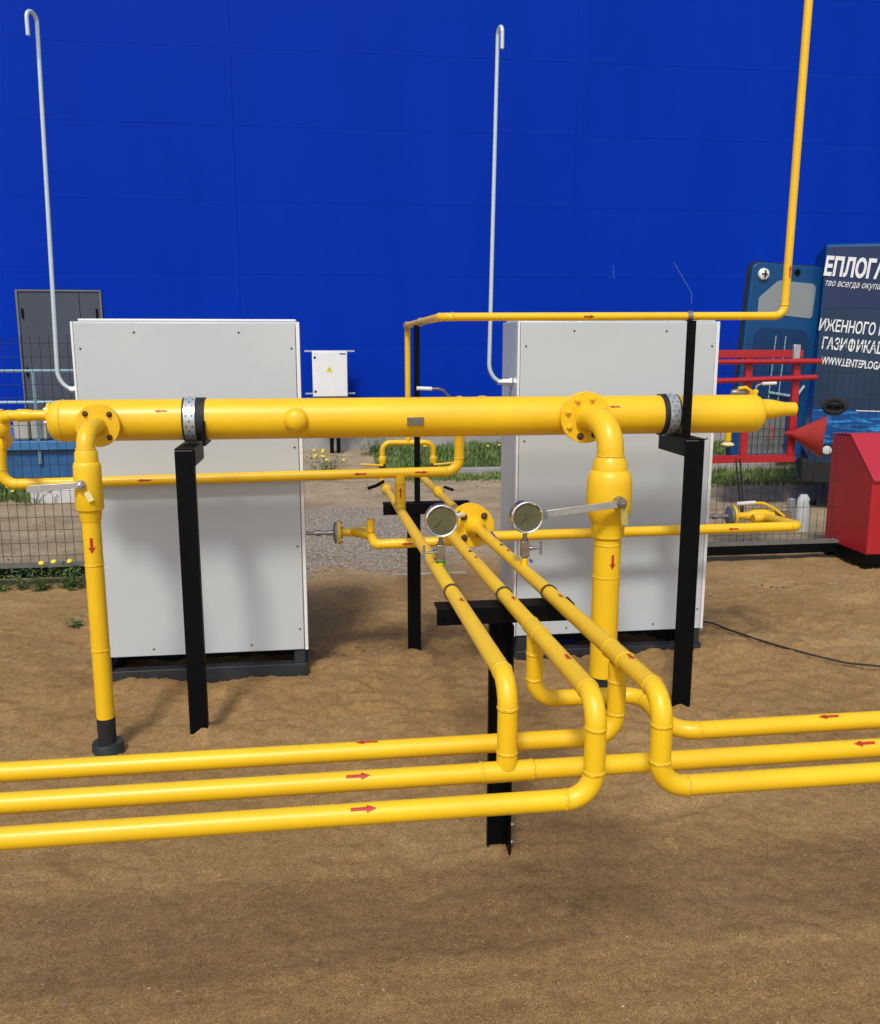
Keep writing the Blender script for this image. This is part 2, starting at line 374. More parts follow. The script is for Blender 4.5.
for _ in range(15000):
    y = random.uniform(6.0, 8.7); x = random.uniform(-1.2, 1.25) + 0.1*(y-6)
    edge = 1.0 - max(0, 6.35 - y + 0.25*noise.noise(V(x*3, 0, 0))) * 3 - max(0, x - 0.55 - 0.5*noise.noise(V(y*2, 4, 0)))*1.6
    if random.random() > edge: continue
    rock(mb, (x, y, gh(x, y) + 0.002), random.uniform(0.007, 0.021))
link('gravel', mb.mesh('gravel', STONE, smooth=False), kind='stuff', label='patch of crushed grey gravel between the two cabinets')
# clods and stones by the fence line, on the right and behind
mb = MB()
for _ in range(900):
    q = random.random()
    if q < 0.3: x, y = random.uniform(1.9, 4.0), random.gauss(5.35, 0.13)
    elif q < 0.6: x, y = random.uniform(-3.2, -0.9), random.uniform(6.6, 9.3)
    elif q < 0.8: x, y = random.uniform(-0.3, 2.6), random.gauss(9.3, 0.5)
    else: x, y = random.uniform(-0.1, 1.0), random.uniform(4.4, 5.8)
    rock(mb, (x, y, gh(x, y) if y < 9.4 else -0.025), random.uniform(0.006, 0.02))
link('clods', mb.mesh('clods', DRY, smooth=False), kind='stuff', label='dry earth clods and small stones in loose bands')
# concrete kerb in front of the grass
kb = MB()
kb.box(0.95, 6.0, 11.05, 11.17, -0.05, 0.045)
kb.build('kerb_edge', CONC, org=(3.5, 11.1, 0), kind='structure', label='low concrete kerb before the grass strip', bevel=0.008)
def blades(mb, x, y, z, h, n=5, sp=0.03, wd=0.006):
    for _ in range(n):
        a = random.random()*6.28; dx, dy = cos(a), sin(a); hh = h*random.uniform(.5, 1.1); bx, by = x+random.uniform(-sp, sp), y+random.uniform(-sp, sp)
        l = random.uniform(.1, .6)*hh; px, py = -dy*wd, dx*wd
        mb.add([(bx-px, by-py, z), (bx+px, by+py, z), (bx+px*.7+dx*l*.4, by+py*.7+dy*l*.4, z+hh*.6), (bx-px*.7+dx*l*.4, by-py*.7+dy*l*.4, z+hh*.6), (bx+dx*l, by+dy*l, z+hh)],
               [(0,1,2,3), (3,2,4)])
mb = MB()
for _ in range(9000):
    x = random.uniform(0.75, 6.5); y = random.uniform(11.3, 13.8)
    dens = 0.75 + 0.6*noise.noise(V(x*1.1, y*1.1, 0))
    if x < 1.1 and y > 12.6: dens *= 1
    if random.random() > dens: continue
    blades(mb, x, y, -0.03, 0.125 + 0.10*noise.noise(V(x*2, y*2, 5)), 4, 0.05, 0.008)
for _ in range(900):
    x = random.uniform(1.0, 3.2); y = random.gauss(10.7, 0.15)
    if random.random() < 0.5: blades(mb, x, y, -0.03, 0.06, 4, 0.05, 0.008)
link('grass', mb.mesh('grass', GRASS, smooth=False), kind='stuff', label='green grass strip along the foot of the blue wall')
mb = MB()
for _ in range(4200):
    x = random.uniform(-8.5, -1.2); y = random.uniform(9.55, 10.9)
    if random.random() > 0.8 + 0.8*noise.noise(V(x, y*1.2, 2)): continue
    blades(mb, x, y, -0.03, 0.12, 4, 0.05, 0.008)
for _ in range(1300):
    x = random.uniform(2.2, 7); y = random.uniform(9.6, 10.8)
    blades(mb, x, y, -0.03, 0.09, 4, 0.06, 0.008)
link('grass', mb.mesh('grass', GRASS, smooth=False), kind='stuff', label='grass verge beyond the wire fence')

# ================================================================== WAREHOUSE
YW = 14.0
wh = thing('warehouse', (4.0, YW, 0), 'huge warehouse wall clad in deep blue sandwich panels', 'building')
ZS = [0.42] + [0.535 + 1.052*k for k in range(1, 10)]
XJ = [-1.70 - 5.34*3, -1.70 - 5.34*2, -1.70 - 5.34, -1.28, 4.05, 4.05 + 5.34, 4.05 + 10.68, 4.05 + 16.02]
XJ[2] = -1.28 - 5.33; XJ[1] = XJ[2] - 5.33; XJ[0] = XJ[1] - 5.33
DX0, DX1, DZ1 = -4.385, -3.235, 2.365
for i in range(len(XJ) - 1):
    for j in range(len(ZS) - 1):
        z0, z1 = ZS[j] + 0.0009, ZS[j+1] - 0.0009; x0, x1 = XJ[i] + 0.002, XJ[i+1] - 0.002
        segs = [(x0, x1, z0, z1)]
        if x0 < DX0 and x1 > DX1 and z0 < DZ1:
            segs = [(x0, DX0 - 0.034, z0, z1), (DX1 + 0.034, x1, z0, z1)]
            if z1 > DZ1: segs.append((DX0 - 0.034, DX1 + 0.034, DZ1 + 0.03, z1))
        for s in segs: MB().box(s[0], s[1], YW, YW + 0.12, s[2], s[3]).build('wall_panel', WALL, wh, bevel=0.0008)
for x in XJ[1:-1]:
    MB().box(x - 0.085, x + 0.085, YW - 0.006, YW - 0.001, ZS[0], ZS[-1]).build('cover_strip', WALL, wh, bevel=0.001)
    for zz in np.arange(0.7, 9.5, 0.9): pass
MB().box(XJ[0], XJ[-1], YW + 0.13, YW + 0.2, 0.0, ZS[-1]).build('backing_wall', WALL, wh)
MB().box(XJ[0], XJ[-1], YW + 0.2, YW + 22, 0.0, ZS[-1] - 0.1).build('building_body', WALL, wh)
MB().box(XJ[0] - 0.1, XJ[-1] + 0.1, YW - 0.1, YW + 22.1, ZS[-1], ZS[-1] + 0.15).build('parapet_cap', WALL, wh)
pl = MB(); pl.box(XJ[0], DX0 - 0.034, YW - 0.03, YW + 0.1, -0.1, 0.415).box(DX1 + 0.034, XJ[-1], YW - 0.03, YW + 0.1, -0.1, 0.415)
pl.build('plinth', CONC, wh)
dr = MB(); dr.box(DX0 - 0.03, DX0, YW - 0.03, YW + 0.1, 0.2, DZ1 + 0.025).box(DX1, DX1 + 0.03, YW - 0.03, YW + 0.1, 0.2, DZ1 + 0.025).box(DX0, DX1, YW - 0.03, YW + 0.1, DZ1, DZ1 + 0.025)
door = dr.build('door', DOORF, wh, bevel=0.003)
xm = DX0 + 0.86
lf = MB().box(DX0 + 0.005, xm - 0.004, YW - 0.012, YW + 0.04, 0.22, DZ1 - 0.004).build('door_leaf', DOORG, door, bevel=0.003)
lf = MB().box(xm + 0.004, DX1 - 0.005, YW - 0.012, YW + 0.04, 0.22, DZ1 - 0.004).build('door_leaf', DOORG, door, bevel=0.003)
hd = MB()
for x in (DX0 + 0.05, DX1 - 0.05):
    for z in (2.05, 1.2, 0.5): hd.lathe((x, YW - 0.03, z), (0, 0, 1), [(-0.07, 0.014), (0.07, 0.014)], 10)
hd.build('hinge', BLK, door)
MB().bar((xm - 0.08, YW - 0.06, 1.18), (xm - 0.08, YW - 0.06, 1.34), 0.02, 0.02).bar((xm-0.08, YW-0.01, 1.19), (xm-0.08, YW-0.06, 1.19), .015, .015).bar((xm-0.08, YW-0.01, 1.33), (xm-0.08, YW-0.06, 1.33), .015, .015).build('handle', STEEL, door)
MB().box(DX0 - 0.3, DX1 + 0.3, YW - 0.9, YW - 0.035, -0.1, 0.19).build('door_step', CONC, wh, bevel=0.01)
# two thin scratches on the wall coating
sc = MB().bar((5.62, YW - 0.003, 2.9), (5.95, YW - 0.003, 2.42), 0.006, 0.002, (0, 1, 0)).bar((5.95, YW - 0.003, 2.42), (5.96, YW - 0.003, 2.25), 0.006, 0.002, (0, 1, 0))
SCR = mat('scratch', (0.12, 0.22, 0.5), 0.6); sc.build('scratch', SCR, wh)
MB().bar((4.63, YW - 0.003, 2.83), (4.64, YW - 0.003, 2.63), 0.005, 0.002, (0, 1, 0)).build('scratch', SCR, wh)

# electrical box on a black stand in front of the wall
jb = thing('electrical_box', (0.13, 13.5, 0), 'small pale grey electrical cabinet with a yellow warning triangle on the blue wall', 'electrical box')
MB().box(-0.135, 0.385, 13.42, 13.62, 0.83, 1.50).build('box_body', CABW, jb, bevel=0.006)
MB().box(-0.128, 0.378, 13.40, 13.417, 0.838, 1.492).build('door', CABW, jb, bevel=0.004)
for z in (1.503, 0.87):
    MB().box(-0.25, 0.50, 13.63, 13.66, z - 0.012, z + 0.012).build('mounting_rail', GALV, jb)
for z in (1.41, 0.91): MB().lathe((-0.095, 13.40, z), (0, -1, 0), [(0, 0.018), (0.006, 0.018), (0.01, 0.012)], 14).build('lock', BLK, jb)
tr = MB().prism([(-0.055, -0.04), (0.055, -0.04), (0, 0.055)], (0.115, 13.3985, 1.235), (1,0,0), (0,0,1), (0, 0.001, 0)).build('warning_triangle', YPRINT, jb)
MB().prism([(-0.008, -0.026), (0.004, -0.004), (-0.006, 0), (0.006, 0.03), (0.002, 0.006), (0.011, 0.004)], (0.115, 13.3970, 1.235), (1,0,0), (0,0,1), (0, 0.001, 0)).build('lightning_mark', BLKPRINT, tr)
MB().box(0.27, 0.36, 13.3975, 13.3985, 1.455, 1.472).build('maker_plate', BLKPRINT, jb)
for x in (0.10, 0.20): MB().box(x, x + 0.06, 13.5, 13.56, -0.05, 0.83).build('stand_leg', BLK, jb)
MB().lathe((0.17, 13.45, 0.83), (0, 0, -1), [(0, 0.03), (0.05, 0.03), (0.05, 0.022), (0.09, 0.022)], 14).build('cable_gland', BRASS, jb)

# loading platform with pale rail, far left
pf = thing('loading_platform', (-5.0, 11.2, 0), 'blue steel loading platform with thin pale blue handrail left of the cabinet', 'platform')
MB().box(-9, -1.9, 11.0, 13.0, 0.36, 0.47).build('deck', PLBLUE, pf, bevel=0.01)
MB().box(-9, -1.9, 11.06, 11.2, 0.02, 0.355).build('lower_beam', mat('platform_beam', (0.025, 0.12, 0.30), 0.5, 0, 0.3, 3), pf, bevel=0.01)
for x in (-8.5, -5.5, -2.2): MB().box(x, x + 0.12, 11.25, 11.4, -0.1, 0.36).build('support_leg', PLBLUE, pf)
for z in (1.295, 0.93): MB().tube([(-9, 11.04, z), (-1.95, 11.04, z)], 0.019, 10).build('handrail', RAILB, pf)
for x in (-7.5, -5.4, -3.36, -1.95): MB().tube([(x, 11.03, 0.2), (x, 11.03, 1.295)], 0.019, 10).build('rail_post', RAILB, pf)
cr = MB()
cr.box(-3.66, -3.48, 11.1, 11.4, 0.475, 0.78); cr.box(-3.465, -3.27, 11.1, 11.4, 0.475, 0.775)
cr.build('plastic_crate', BEIGE, org=(-3.5, 11.2, 0.475), label='beige plastic crate standing on the blue platform', cat='crate', bevel=0.02)
MB().box(-3.0, -2.0, 9.4, 9.9, -0.05, 0.14).build('concrete_block', mat('pale_concrete', (0.62, 0.61, 0.6), 0.85, 0, .2, 6, .4, 40), org=(-2.4, 9.6, 0), label='pale concrete slab lying in the grass behind the left fence', cat='slab', bevel=0.03)

# ================================================================== FENCES
def fence(x0, x1, y, label, ztop=1.66, dz=0.088, gr='wire mesh fence panels'):
    f = thing('wire_fence', ((x0+x1)/2, y, 0), label, 'fence', gr)
    m = MB(); R = 0.0018
    def wire(p, q, r=R):
        m.tube([p, q], r, 4, False)
    x = x0
    while x <= x1: wire((x, y, 0.15), (x, y, ztop)); x += 0.0575
    z = 0.2
    while z <= ztop: wire((x0, y + 0.003, z), (x1, y + 0.003, z)); z += dz
    m.build('wire_mesh', WIRE, f, kind='stuff')
    MB().box(x0, x1, y - 0.03, y + 0.03, 0.055, 0.125).build('base_rail', BLK, f, bevel=0.004)
    MB().box(x0, x1, y - 0.033, y + 0.033, 0.1265, 0.148).build('rail_cap', mat('rail_cap_grey', (0.16, 0.15, 0.13), 0.7, 0, .3, 8), f)
    return f
def fpost(f, x, y, h=1.72): MB().box(x - 0.03, x + 0.03, y + 0.035, y + 0.095, -0.1, h).build('fence_post', BLK, f, bevel=0.003)
fl = fence(-6.0, -0.75, 6.1, 'dark wire mesh fence with black base rail, left of the cabinets')
for x in (-5.9, -3.2, -0.78): fpost(fl, x, 6.1)
fr = fence(1.95, 7.3, 6.1, 'dark wire mesh fence behind the red sand box and fire stand', dz=0.2)
for x in (2.0, 4.35, 7.2): fpost(fr, x, 6.1, 1.68)
MB().box(0.46, 0.98, 6.02, 6.035, -0.02, 0.010).build('board_strip', mat('pale_board', (0.5, 0.47, 0.42), 0.8, 0, .3, 20), org=(0.6, 6.03, 0), label='thin pale board half buried in the sand between the cabinets', cat='board')

# ================================================================== CABINETS
def cabinet(x0, x1, y0, y1, z0, z1, label):
    c = thing('gas_cabinet', ((x0+x1)/2, (y0+y1)/2, 0), label, 'gas cabinet', 'large grey gas cabinets')
    MB().box(x0 + 0.004, x1 - 0.004, y0 + 0.014, y1, z0, z1 - 0.012).build('cabinet_body', CAB, c, bevel=0.004)
    MB().box(x0 + 0.010, x1 - 0.016, y0 - 0.004, y0 + 0.0115, z0 + 0.006, z1 - 0.017).build('front_panel', CAB, c, bevel=0.003)
    for s, x in ((-1, x0), (1, x1)):
        MB().box(x - 0.003 if s < 0 else x - 0.013, x + 0.007 if s < 0 else x + 0.003, y0 + 0.0, y0 + 0.032, z0 + 0.002, z1 - 0.013).build('corner_trim', CABW, c, bevel=0.002)
    MB().box(x0 + 0.025, x1 - 0.012, y0 + 0.02, y1 + 0.02, z1 - 0.0115, z1).build('roof_cap', CABW, c, bevel=0.004)
    sm = hexbolt((0,0,0), (0,-1,0), 0.0036, 0.0025, 0.001).mesh('screw', SCREW)
    W_, Hh = x1 - x0, z1 - z0
    for u, v in ((.035,.93),(.035,.63),(.035,.33),(.035,.07),(.965,.93),(.965,.63),(.965,.33),(.965,.07),(.27,.975),(.73,.975),(.27,.025),(.73,.025)):
        link('screw', sm, c, (x0 + u*W_, y0 - 0.004, z0 + v*Hh - 0.02*(v > .9)))
    b = MB()
    b.box(x0 + 0.01, x1 - 0.005, y0 - 0.01, y0 + 0.05, -0.03, 0.085).box(x0 + 0.01, x1 - 0.005, y1 - 0.06, y1, -0.03, 0.085)
    b.box(x0 + 0.01, x0 + 0.06, y0 + 0.05, y1 - 0.06, -0.03, 0.083).box(x1 - 0.055, x1 - 0.005, y0 + 0.05, y1 - 0.06, -0.03, 0.083)
    b.build('base_frame', BASE, c, bevel=0.003)
    for x in (x0 + 0.02, x1 - 0.065):
        for y in (y0 + 0.002, y1 - 0.05): MB().box(x, x + 0.05, y, y + 0.05, 0.086, z0 - 0.001).build('corner_foot', BASE, c)
    return c
cl = cabinet(-1.082, -0.098, 4.12, 4.53, 0.148, 1.712, 'left one of the two tall grey gas cabinets, behind the small yellow drain pipe')
crt = cabinet(0.924, 1.915, 4.15, 4.55, 0.158, 1.722, 'right one of the two tall grey gas cabinets, behind the two round gauges')
MB().box(0.93, 1.3, 4.3, 4.36, 0.02, 0.06).build('brace', BASE, crt)
# white vent pipes
def vent(cx, x, y, z0, ztop, hook, label, top=None, lean=0.0):
    t = thing('vent_pipe', (x, y, z0), label, 'vent pipe', 'thin white vent pipes')
    top = top or (x, y, ztop)
    a = Vector((x, y, z0)); tp = Vector(top)
    sgn = 1 if cx > x else -1
    path = [Vector((cx, y, z0)), Vector((x + sgn*0.075, y, z0))]
    for k in range(1, 9): th = pi/2*k/8; path.append(Vector((x + sgn*0.075 - sgn*0.075*sin(th), y, z0 + 0.09 - 0.09*cos(th))))
    path.append(tp); hx = Vector(hook)
    R = hx.length/2; d = hx.normalized()
    for k in range(1, 13): th = pi*k/12; path.append(tp + d*(R - R*cos(th)) + V(0, 0, R*sin(th)))
    path.append(tp + hx - V(0, 0, 0.07))
    MB().tube(path, [0.0100 if q.z < 1.9 else 0.0088 for q in path], 14).build('vent_tube', VENTM, t)
    MB().lathe((cx, y, z0), (-sgn, 0, 0), [(0, 0.024), (0.012, 0.024), (0.012, 0.018), (0.05, 0.018), (0.05, 0.014), (0.07, 0.014)], 6).build('pipe_fitting', GALV, t)
vent(-1.082, -1.203, 4.30, 1.395, 2.90, (-0.024, -0.06, 0), 'white hooked vent pipe rising from the left cabinet past the grey door', top=(-1.172, 4.30, 2.955))
vent(0.924, 0.812, 4.30, 1.418, 2.97, (0.010, -0.058, 0), 'white hooked vent pipe rising from the side of the right cabinet', top=(0.836, 4.30, 2.985))

# ================================================================== HEADER
HY, HZ, HR = 3.72, 1.299, 0.0835
hdr = thing('header_pipe', (0.42, HY, HZ), 'thick yellow gas header pipe spanning across both grey cabinets', 'pipe')
X0, X1 = -1.03, 1.88
MB().lathe((X0, HY, HZ), (1, 0, 0), [(0, HR), (X1 - X0, HR)], 64, False).build('header_shell', YEL, hdr)
dome = [(0, HR), (0.018, HR*0.985), (0.034, HR*0.92), (0.046, HR*0.80), (0.054, HR*0.62), (0.058, HR*0.4), (0.060, 0.001)]
MB().lathe((X0, HY, HZ), (-1, 0, 0), dome, 64).build('end_cap', YEL, hdr)
MB().lathe((X1, HY, HZ), (1, 0, 0), [(a*1.0, r) for a, r in dome], 64).build('end_cap', YEL, hdr)
weld(hdr, (X0, HY, HZ), (1,0,0), HR); weld(hdr, (X1 - 0.005, HY, HZ), (1,0,0), HR - 0.001)
zc = HZ + 0.018
MB().lathe((X1 + 0.045, HY, zc), (1, 0, 0), [(0, 0.046), (0.05, 0.044), (0.115, 0.031), (0.165, 0.030), (0.168, 0.027)], 32).build('reducer', YEL, hdr)
MB().lathe((X1 + 0.02, HY, HZ + 0.055), (0, 0, 1), [(0, 0.011), (0.035, 0.011), (0.036, 0.014), (0.048, 0.014), (0.05, 0.008)], 14).build('valve_body', YEL, hdr)
hv = MB().tube([(X1 + 0.02, HY, HZ + 0.10), (X1 + 0.025, HY, HZ + 0.122), (X1 + 0.045, HY, HZ + 0.130), (X1 + 0.06, HY, HZ + 0.131)], 0.005, 8).build('valve_lever', STEEL, hdr)
MB().tube([(X1 + 0.05, HY, HZ + 0.131), (X1 + 0.115, HY, HZ + 0.133)], 0.007, 10).build('grip', WGRIP, hv)
# thermowell boss and name plate
MB().lathe((-0.108, HY - HR + 0.004, HZ + 0.0), (0, -1, 0.0), [(-0.01, 0.050), (0.012, 0.0485), (0.026, 0.042), (0.037, 0.029), (0.042, 0.012), (0.043, 0.001)], 36).build('boss_cap', YEL, hdr)
MB().box(0.345, 0.415, HY - HR - 0.003, HY - HR + 0.002, HZ - 0.028, HZ + 0.006).build('name_plate', PLATE, hdr, bevel=0.001)
for x, d in ((-0.64, -1), (1.235, -1)):
    arrow(hdr, (x, HY, HZ), (d, 0, 0), (0, -1, 0.55), HR, 0.048, 0.014)
# small connection at the left end
sl_ = thing('side_branch_pipe', (-1.2, HY, 1.32), 'short yellow branch with valve at the left end of the header', 'pipe')
MB().lathe((-1.075, HY, 1.322), (-1, 0, 0), [(0, 0.05), (0.012, 0.05), (0.013, 0.045)], 32).build('flange', YEL, sl_)
for a in (0.7, 2.4, 3.9, 5.6): bolt(sl_, (-1.088, HY + 0.038*cos(a), 1.322 + 0.038*sin(a)), (-1, 0, 0), 0.006, GALV)
MB().lathe((-1.088, HY, 1.322), (-1, 0, 0), [(0, 0.021), (0.06, 0.021), (0.07, 0.024), (0.11, 0.026), (0.125, 0.021), (0.15, 0.021)], 24).build('pipe', YEL, sl_)
MB().tube([(-1.23, HY, 1.322), (-1.255, HY + 0.005, 1.318), (-1.275, HY + 0.02, 1.30), (-1.285, HY + 0.03, 1.28)], 0.024, 20).build('elbow', YEL, sl_)
MB().lathe((-1.285, HY + 0.03, 1.345), (0, 0, -1), [(0, 0.018), (0.02, 0.022), (0.03, 0.032), (0.07, 0.040), (0.10, 0.034), (0.11, 0.024)], 28).build('valve_body', YEL, sl_)
MB().tube([(-1.285, HY + 0.04, 1.25), (-1.30, HY + 0.15, 1.22), (-1.37, 4.06, 1.18), (-1.40, 4.08, 1.15)], 0.021, 18).build('pipe', YEL, sl_)

# ---- support posts under the header
def lpost(mb, x, y, w, z0, z1, t=0.006, d=None, side=1):
    """angle iron: one leg facing the camera, the other running back along its edge"""
    d = d or w
    mb.box(x, x + w, y, y + t, z0, z1)
    if side > 0: mb.box(x + w - t, x + w, y + t, y + d, z0, z1)
    else: mb.box(x, x + t, y + t, y + d, z0, z1)
def strap(root, x, wd=0.044, pad=(-0.03, 0.058)):
    R = HR + 0.002
    MB().lathe((x + pad[0], HY, HZ), (1, 0, 0), [(0, R), (0, R + 0.004), (pad[1] - pad[0], R + 0.004), (pad[1] - pad[0], R)], 48, False).build('rubber_pad', RUB, root)
    MB().lathe((x - wd/2, HY, HZ), (1, 0, 0), [(0, R + 0.0042), (0, R + 0.0065), (wd, R + 0.0065), (wd, R + 0.0042)], 48, False).build('perforated_band', PERF, root)
    h = MB()
    for i in range(-6, 9):
        th = i * 0.235
        for dx in ((-0.012, 0.012) if i % 2 else (0.0,)):
            nrm = V(0, -cos(th), sin(th)); p = V(x + dx, HY, HZ) + nrm*(R + 0.0066)
            h.lathe(p, nrm, [(0, 0.0036), (0.0006, 0.0036)], 8)
    h.build('band_holes', BLKPRINT, root, kind='stuff')
sp = thing('support_post', (-0.53, 3.55, 0), 'black angle iron post under the left half of the header', 'support post', 'black angle iron supports')
m = MB(); lpost(m, -0.572, 3.50, 0.072, -0.12, 1.195, d=0.045); m.build('upright', BLK, sp, bevel=0.002)
m = MB(); m.box(-0.572, -0.500, 3.502, 3.80, 1.196, 1.203); m.box(-0.506, -0.500, 3.51, 3.80, 1.13, 1.1955); m.build('bracket', BLK, sp)
m = MB(); m.box(-0.475, -0.468, 3.62, 3.80, 1.2, 1.3); m.prism([(0,0),(0.10,0),(0.02,0.14)], (-0.482, 3.63, 1.20), (0,1,0), (0,0,1), (0.006,0,0)); m.build('gusset', BLK, sp)
strap(sp, -0.530)
sp2 = thing('support_post', (1.55, 3.55, 0), 'black angle iron post under the right half of the header, carrying a thin mast', 'support post', 'black angle iron supports')
m = MB(); lpost(m, 1.494, 3.50, 0.086, -0.12, 1.205, d=0.05, side=1); m.build('upright', BLK, sp2, bevel=0.002)
m = MB(); m.box(1.496, 1.583, 3.502, 3.80, 1.206, 1.213); m.box(1.496, 1.502, 3.51, 3.80, 1.14, 1.2055); m.build('bracket', BLK, sp2)
m = MB(); lpost(m, 1.508, 3.575, 0.040, 1.2135, 1.698, 0.004, 0.04, 1); m.build('mast', BLK, sp2, bevel=0.001)
strap(sp2, 1.503, pad=(-0.045, 0.03))
m = MB().lathe((1.515, 3.60, 1.7165), (1, 0, 0), [(0, 0.0195), (0, 0.0225), (0.02, 0.0225), (0.02, 0.0195)], 24, False).build('pipe_clamp', STEEL, sp2)

# ---- downcomers with ball valves
def downcomer(xf, xv, yv, fR, rp, zc, elbR, bodyprof, label, fl_n, fl_sp, fbm, zbot, handle, sleeve, arrow_z, bead_zs, fz=None, fph=0.4):
    d = thing('valve_drop_pipe', (xv, yv, 0), label, 'pipe with valve', 'yellow drop pipes with ball valves')
    yfl = HY - HR - 0.028
    fz = fz or HZ
    MB().lathe((xf, HY - HR + 0.01, fz), (0, -1, 0), [(0, fR*0.55), (0.02, fR*0.55)], 32).build('nozzle', YEL, d)
    flange(d, (xf, yfl, fz), (0, -1, 0), fR, 0.014, fl_n, fR*0.76, fR*0.105, None, YEL, fbm, fph, both=False, special=fl_sp)
    flange(d, (xf, yfl + 0.017, fz), (0, -1, 0), fR*0.99, 0.014, 0, nm='flange')
    # swept elbow from the flange face down into the valve
    p0 = V(xf, yfl - 0.006, fz); p1 = V(xf + (xv - xf)*0.25, yfl - 0.03, fz + 0.002); pe = V(xv, yv, fz - elbR*1.05)
    path = [p0, p1]
    c0 = V(xv, yv, fz + 0.004)
    for k in range(1, 13):
        t = k/12; q = p1*(1-t)**2 + (c0)*2*t*(1-t) + pe*t*t; path.append(q)
    MB().tube(path, [rp*0.97]*len(path), 32, True).build('elbow', YEL, d)
    weld(d, p1, (p1 - p0), rp*0.985); weld(d, pe, (0, 0, -1), rp)
    vb = MB().lathe((xv, yv, 0), (0, 0, 1), bodyprof, 48).build('valve_body', YEL, d)
    z_end = bodyprof[0][0]
    MB().lathe((xv, yv, 0), (0, 0, 1), [(zbot, rp), (z_end, rp)], 40).build('pipe', YEL, d)
    MB().lathe((xv, yv, 0), (0, 0, 1), [(bodyprof[-1][0], rp), (pe.z, rp)], 40).build('pipe', YEL, d)
    for z in bead_zs: weld(d, (xv, yv, z), (0, 0, 1), rp)
    arrow(d, (xv, yv, arrow_z), (0, 0, -1), (0.12, -1, 0.0), rp, 0.06, 0.026)
    return d
z = lambda s: s
bl = [(0.945, 0.036), (0.965, 0.040), (0.985, 0.043), (0.990, 0.050), (0.993, 0.051), (1.08, 0.050), (1.155, 0.050), (1.165, 0.047), (1.17, 0.043), (1.205, 0.041), (1.215, 0.036), (1.22, 0.034)]
dl = downcomer(-0.874, -0.878, 3.42, 0.084, 0.0345, 0, 0.067, bl, 'slim yellow drop pipe with ball valve at the left end of the header', 4, None, RUSTY, 0.135, None, None, 0.855, [0.775, 0.435], fz=1.288, fph=0.75)
MB().lathe((-0.878, 3.42, 0), (0, 0, 1), [(-0.02, 0.0335), (0.155, 0.0355)], 32).build('black_sleeve', BLKM, dl)
MB().lathe((-0.878, 3.42, 0), (0, 0, 1), [(-0.1, 0.060), (0.045, 0.060), (0.052, 0.056), (0.054, 0.034)], 40).build('ground_collar', SLEEVE, dl)
hl = MB(); hl.prism([(0, -0.012), (0.06, -0.012), (0.175, -0.017), (0.19, -0.012), (0.19, 0.008), (0.175, 0.012), (0.06, 0.010), (0, 0.010)], (-0.891, 3.365, 1.092), (-1, 0, -0.06), (0.02, 0, 1), (0, -0.004, 0))
hdl = hl.build('handle', GALV, dl, bevel=0.001)
MB().lathe((-0.891, 3.372, 1.092), (0, -1, 0), [(0, 0.017), (0.018, 0.015)], 20).build('valve_stem', STEEL, dl)
bolt(dl, (-0.891, 3.357, 1.092), (0, -1, 0), 0.013, GALV)
MB().bar((-0.872, 3.362, 1.065), (-0.856, 3.362, 1.030), 0.022, 0.002, (0, 1, 0)).build('tag', TAG, dl)
br_ = [(0.825, 0.058), (0.832, 0.068), (0.885, 0.070), (0.892, 0.073), (0.905, 0.081), (0.935, 0.092), (0.96, 0.0945), (1.05, 0.0945), (1.08, 0.090), (1.10, 0.080), (1.105, 0.073), (1.135, 0.071), (1.15, 0.062), (1.16, 0.057)]
br_ = [(a, r*0.96) for a, r in br_]
drr = downcomer(1.096, 1.140, 3.40, 0.108, 0.0555, 0, 0.13, br_, 'thick yellow drop pipe with bulging ball valve on the right part of the header', 8, {5: RUSTY, 6: RUSTY, 4: YEL}, YEL, 0.235, None, None, 0.735, [0.665, 0.80], fph=0.5)
MB().lathe((1.140, 3.40, 0), (0, 0, 1), [(-0.05, 0.052), (0.245, 0.054)], 32).build('black_sleeve', BLKM, drr)
hr_ = MB().bar((1.135, 3.272, 0.987), (0.82, 3.262, 0.955), 0.005, 0.028, (0, 0, 1)).build('handle', GALV, drr, bevel=0.001)
MB().bar((0.85, 3.262, 0.957), (0.80, 3.262, 0.948), 0.008, 0.034).build('grip', GREYF, hr_)
MB().lathe((1.15, 3.31, 0.99), (0, -1, 0), [(0, 0.024), (0.03, 0.022), (0.03, 0.017), (0.042, 0.017)], 24).build('valve_stem', STEEL, drr)
bolt(drr, (1.15, 3.268, 0.99), (0, -1, 0), 0.016, BRASS)
MB().bar((1.156, 3.264, 0.975), (1.162, 3.264, 0.905), 0.026, 0.003, (0, 1, 0)).build('tag', mat('tag_brass', (0.6, 0.5, 0.15), 0.4, .3, .3, 30), drr)

# ================================================================== PIPE LINES TO THE CAMERA
r = 0.0215; RZ = 0.70; Y1, Y2, Y3 = 1.862, 1.724, 1.590; BR = 0.058
XA, XB, XC = 0.373, 0.523, 0.660
GP = 'yellow feed lines on the black T stand'
def lp(x, y):                                   # axis point of a feed line at depth y
    if x == XA: return V(XA - (y - Y2)*0.0089, y, 0.905 - (y - Y2)*0.03099)
    return V(x, y, 0.912 - (y - Y3)*(0.04978 if x == XB else 0.04842))
A_end = V(0.352, 4.08, 0.832)
fA = thing('feed_line', (XA, 2.5, 0.87), 'leftmost feed line carrying the left gauge, bending down into the middle front rail', 'pipe', GP)
pipe_run(fA, [A_end, (XA, Y2, 0.905), (XA, Y2, RZ + 0.03)], r, BR)
MB().lathe((XA, Y2, RZ + 0.012), (0, 0, 1), [(0, 0.0226), (0.014, 0.0226), (0.035, 0.0222)], 28, False).build('tee_saddle', YEL, fA)
weld(fA, (XA, Y2, RZ + 0.045), (0, 0, 1), r)
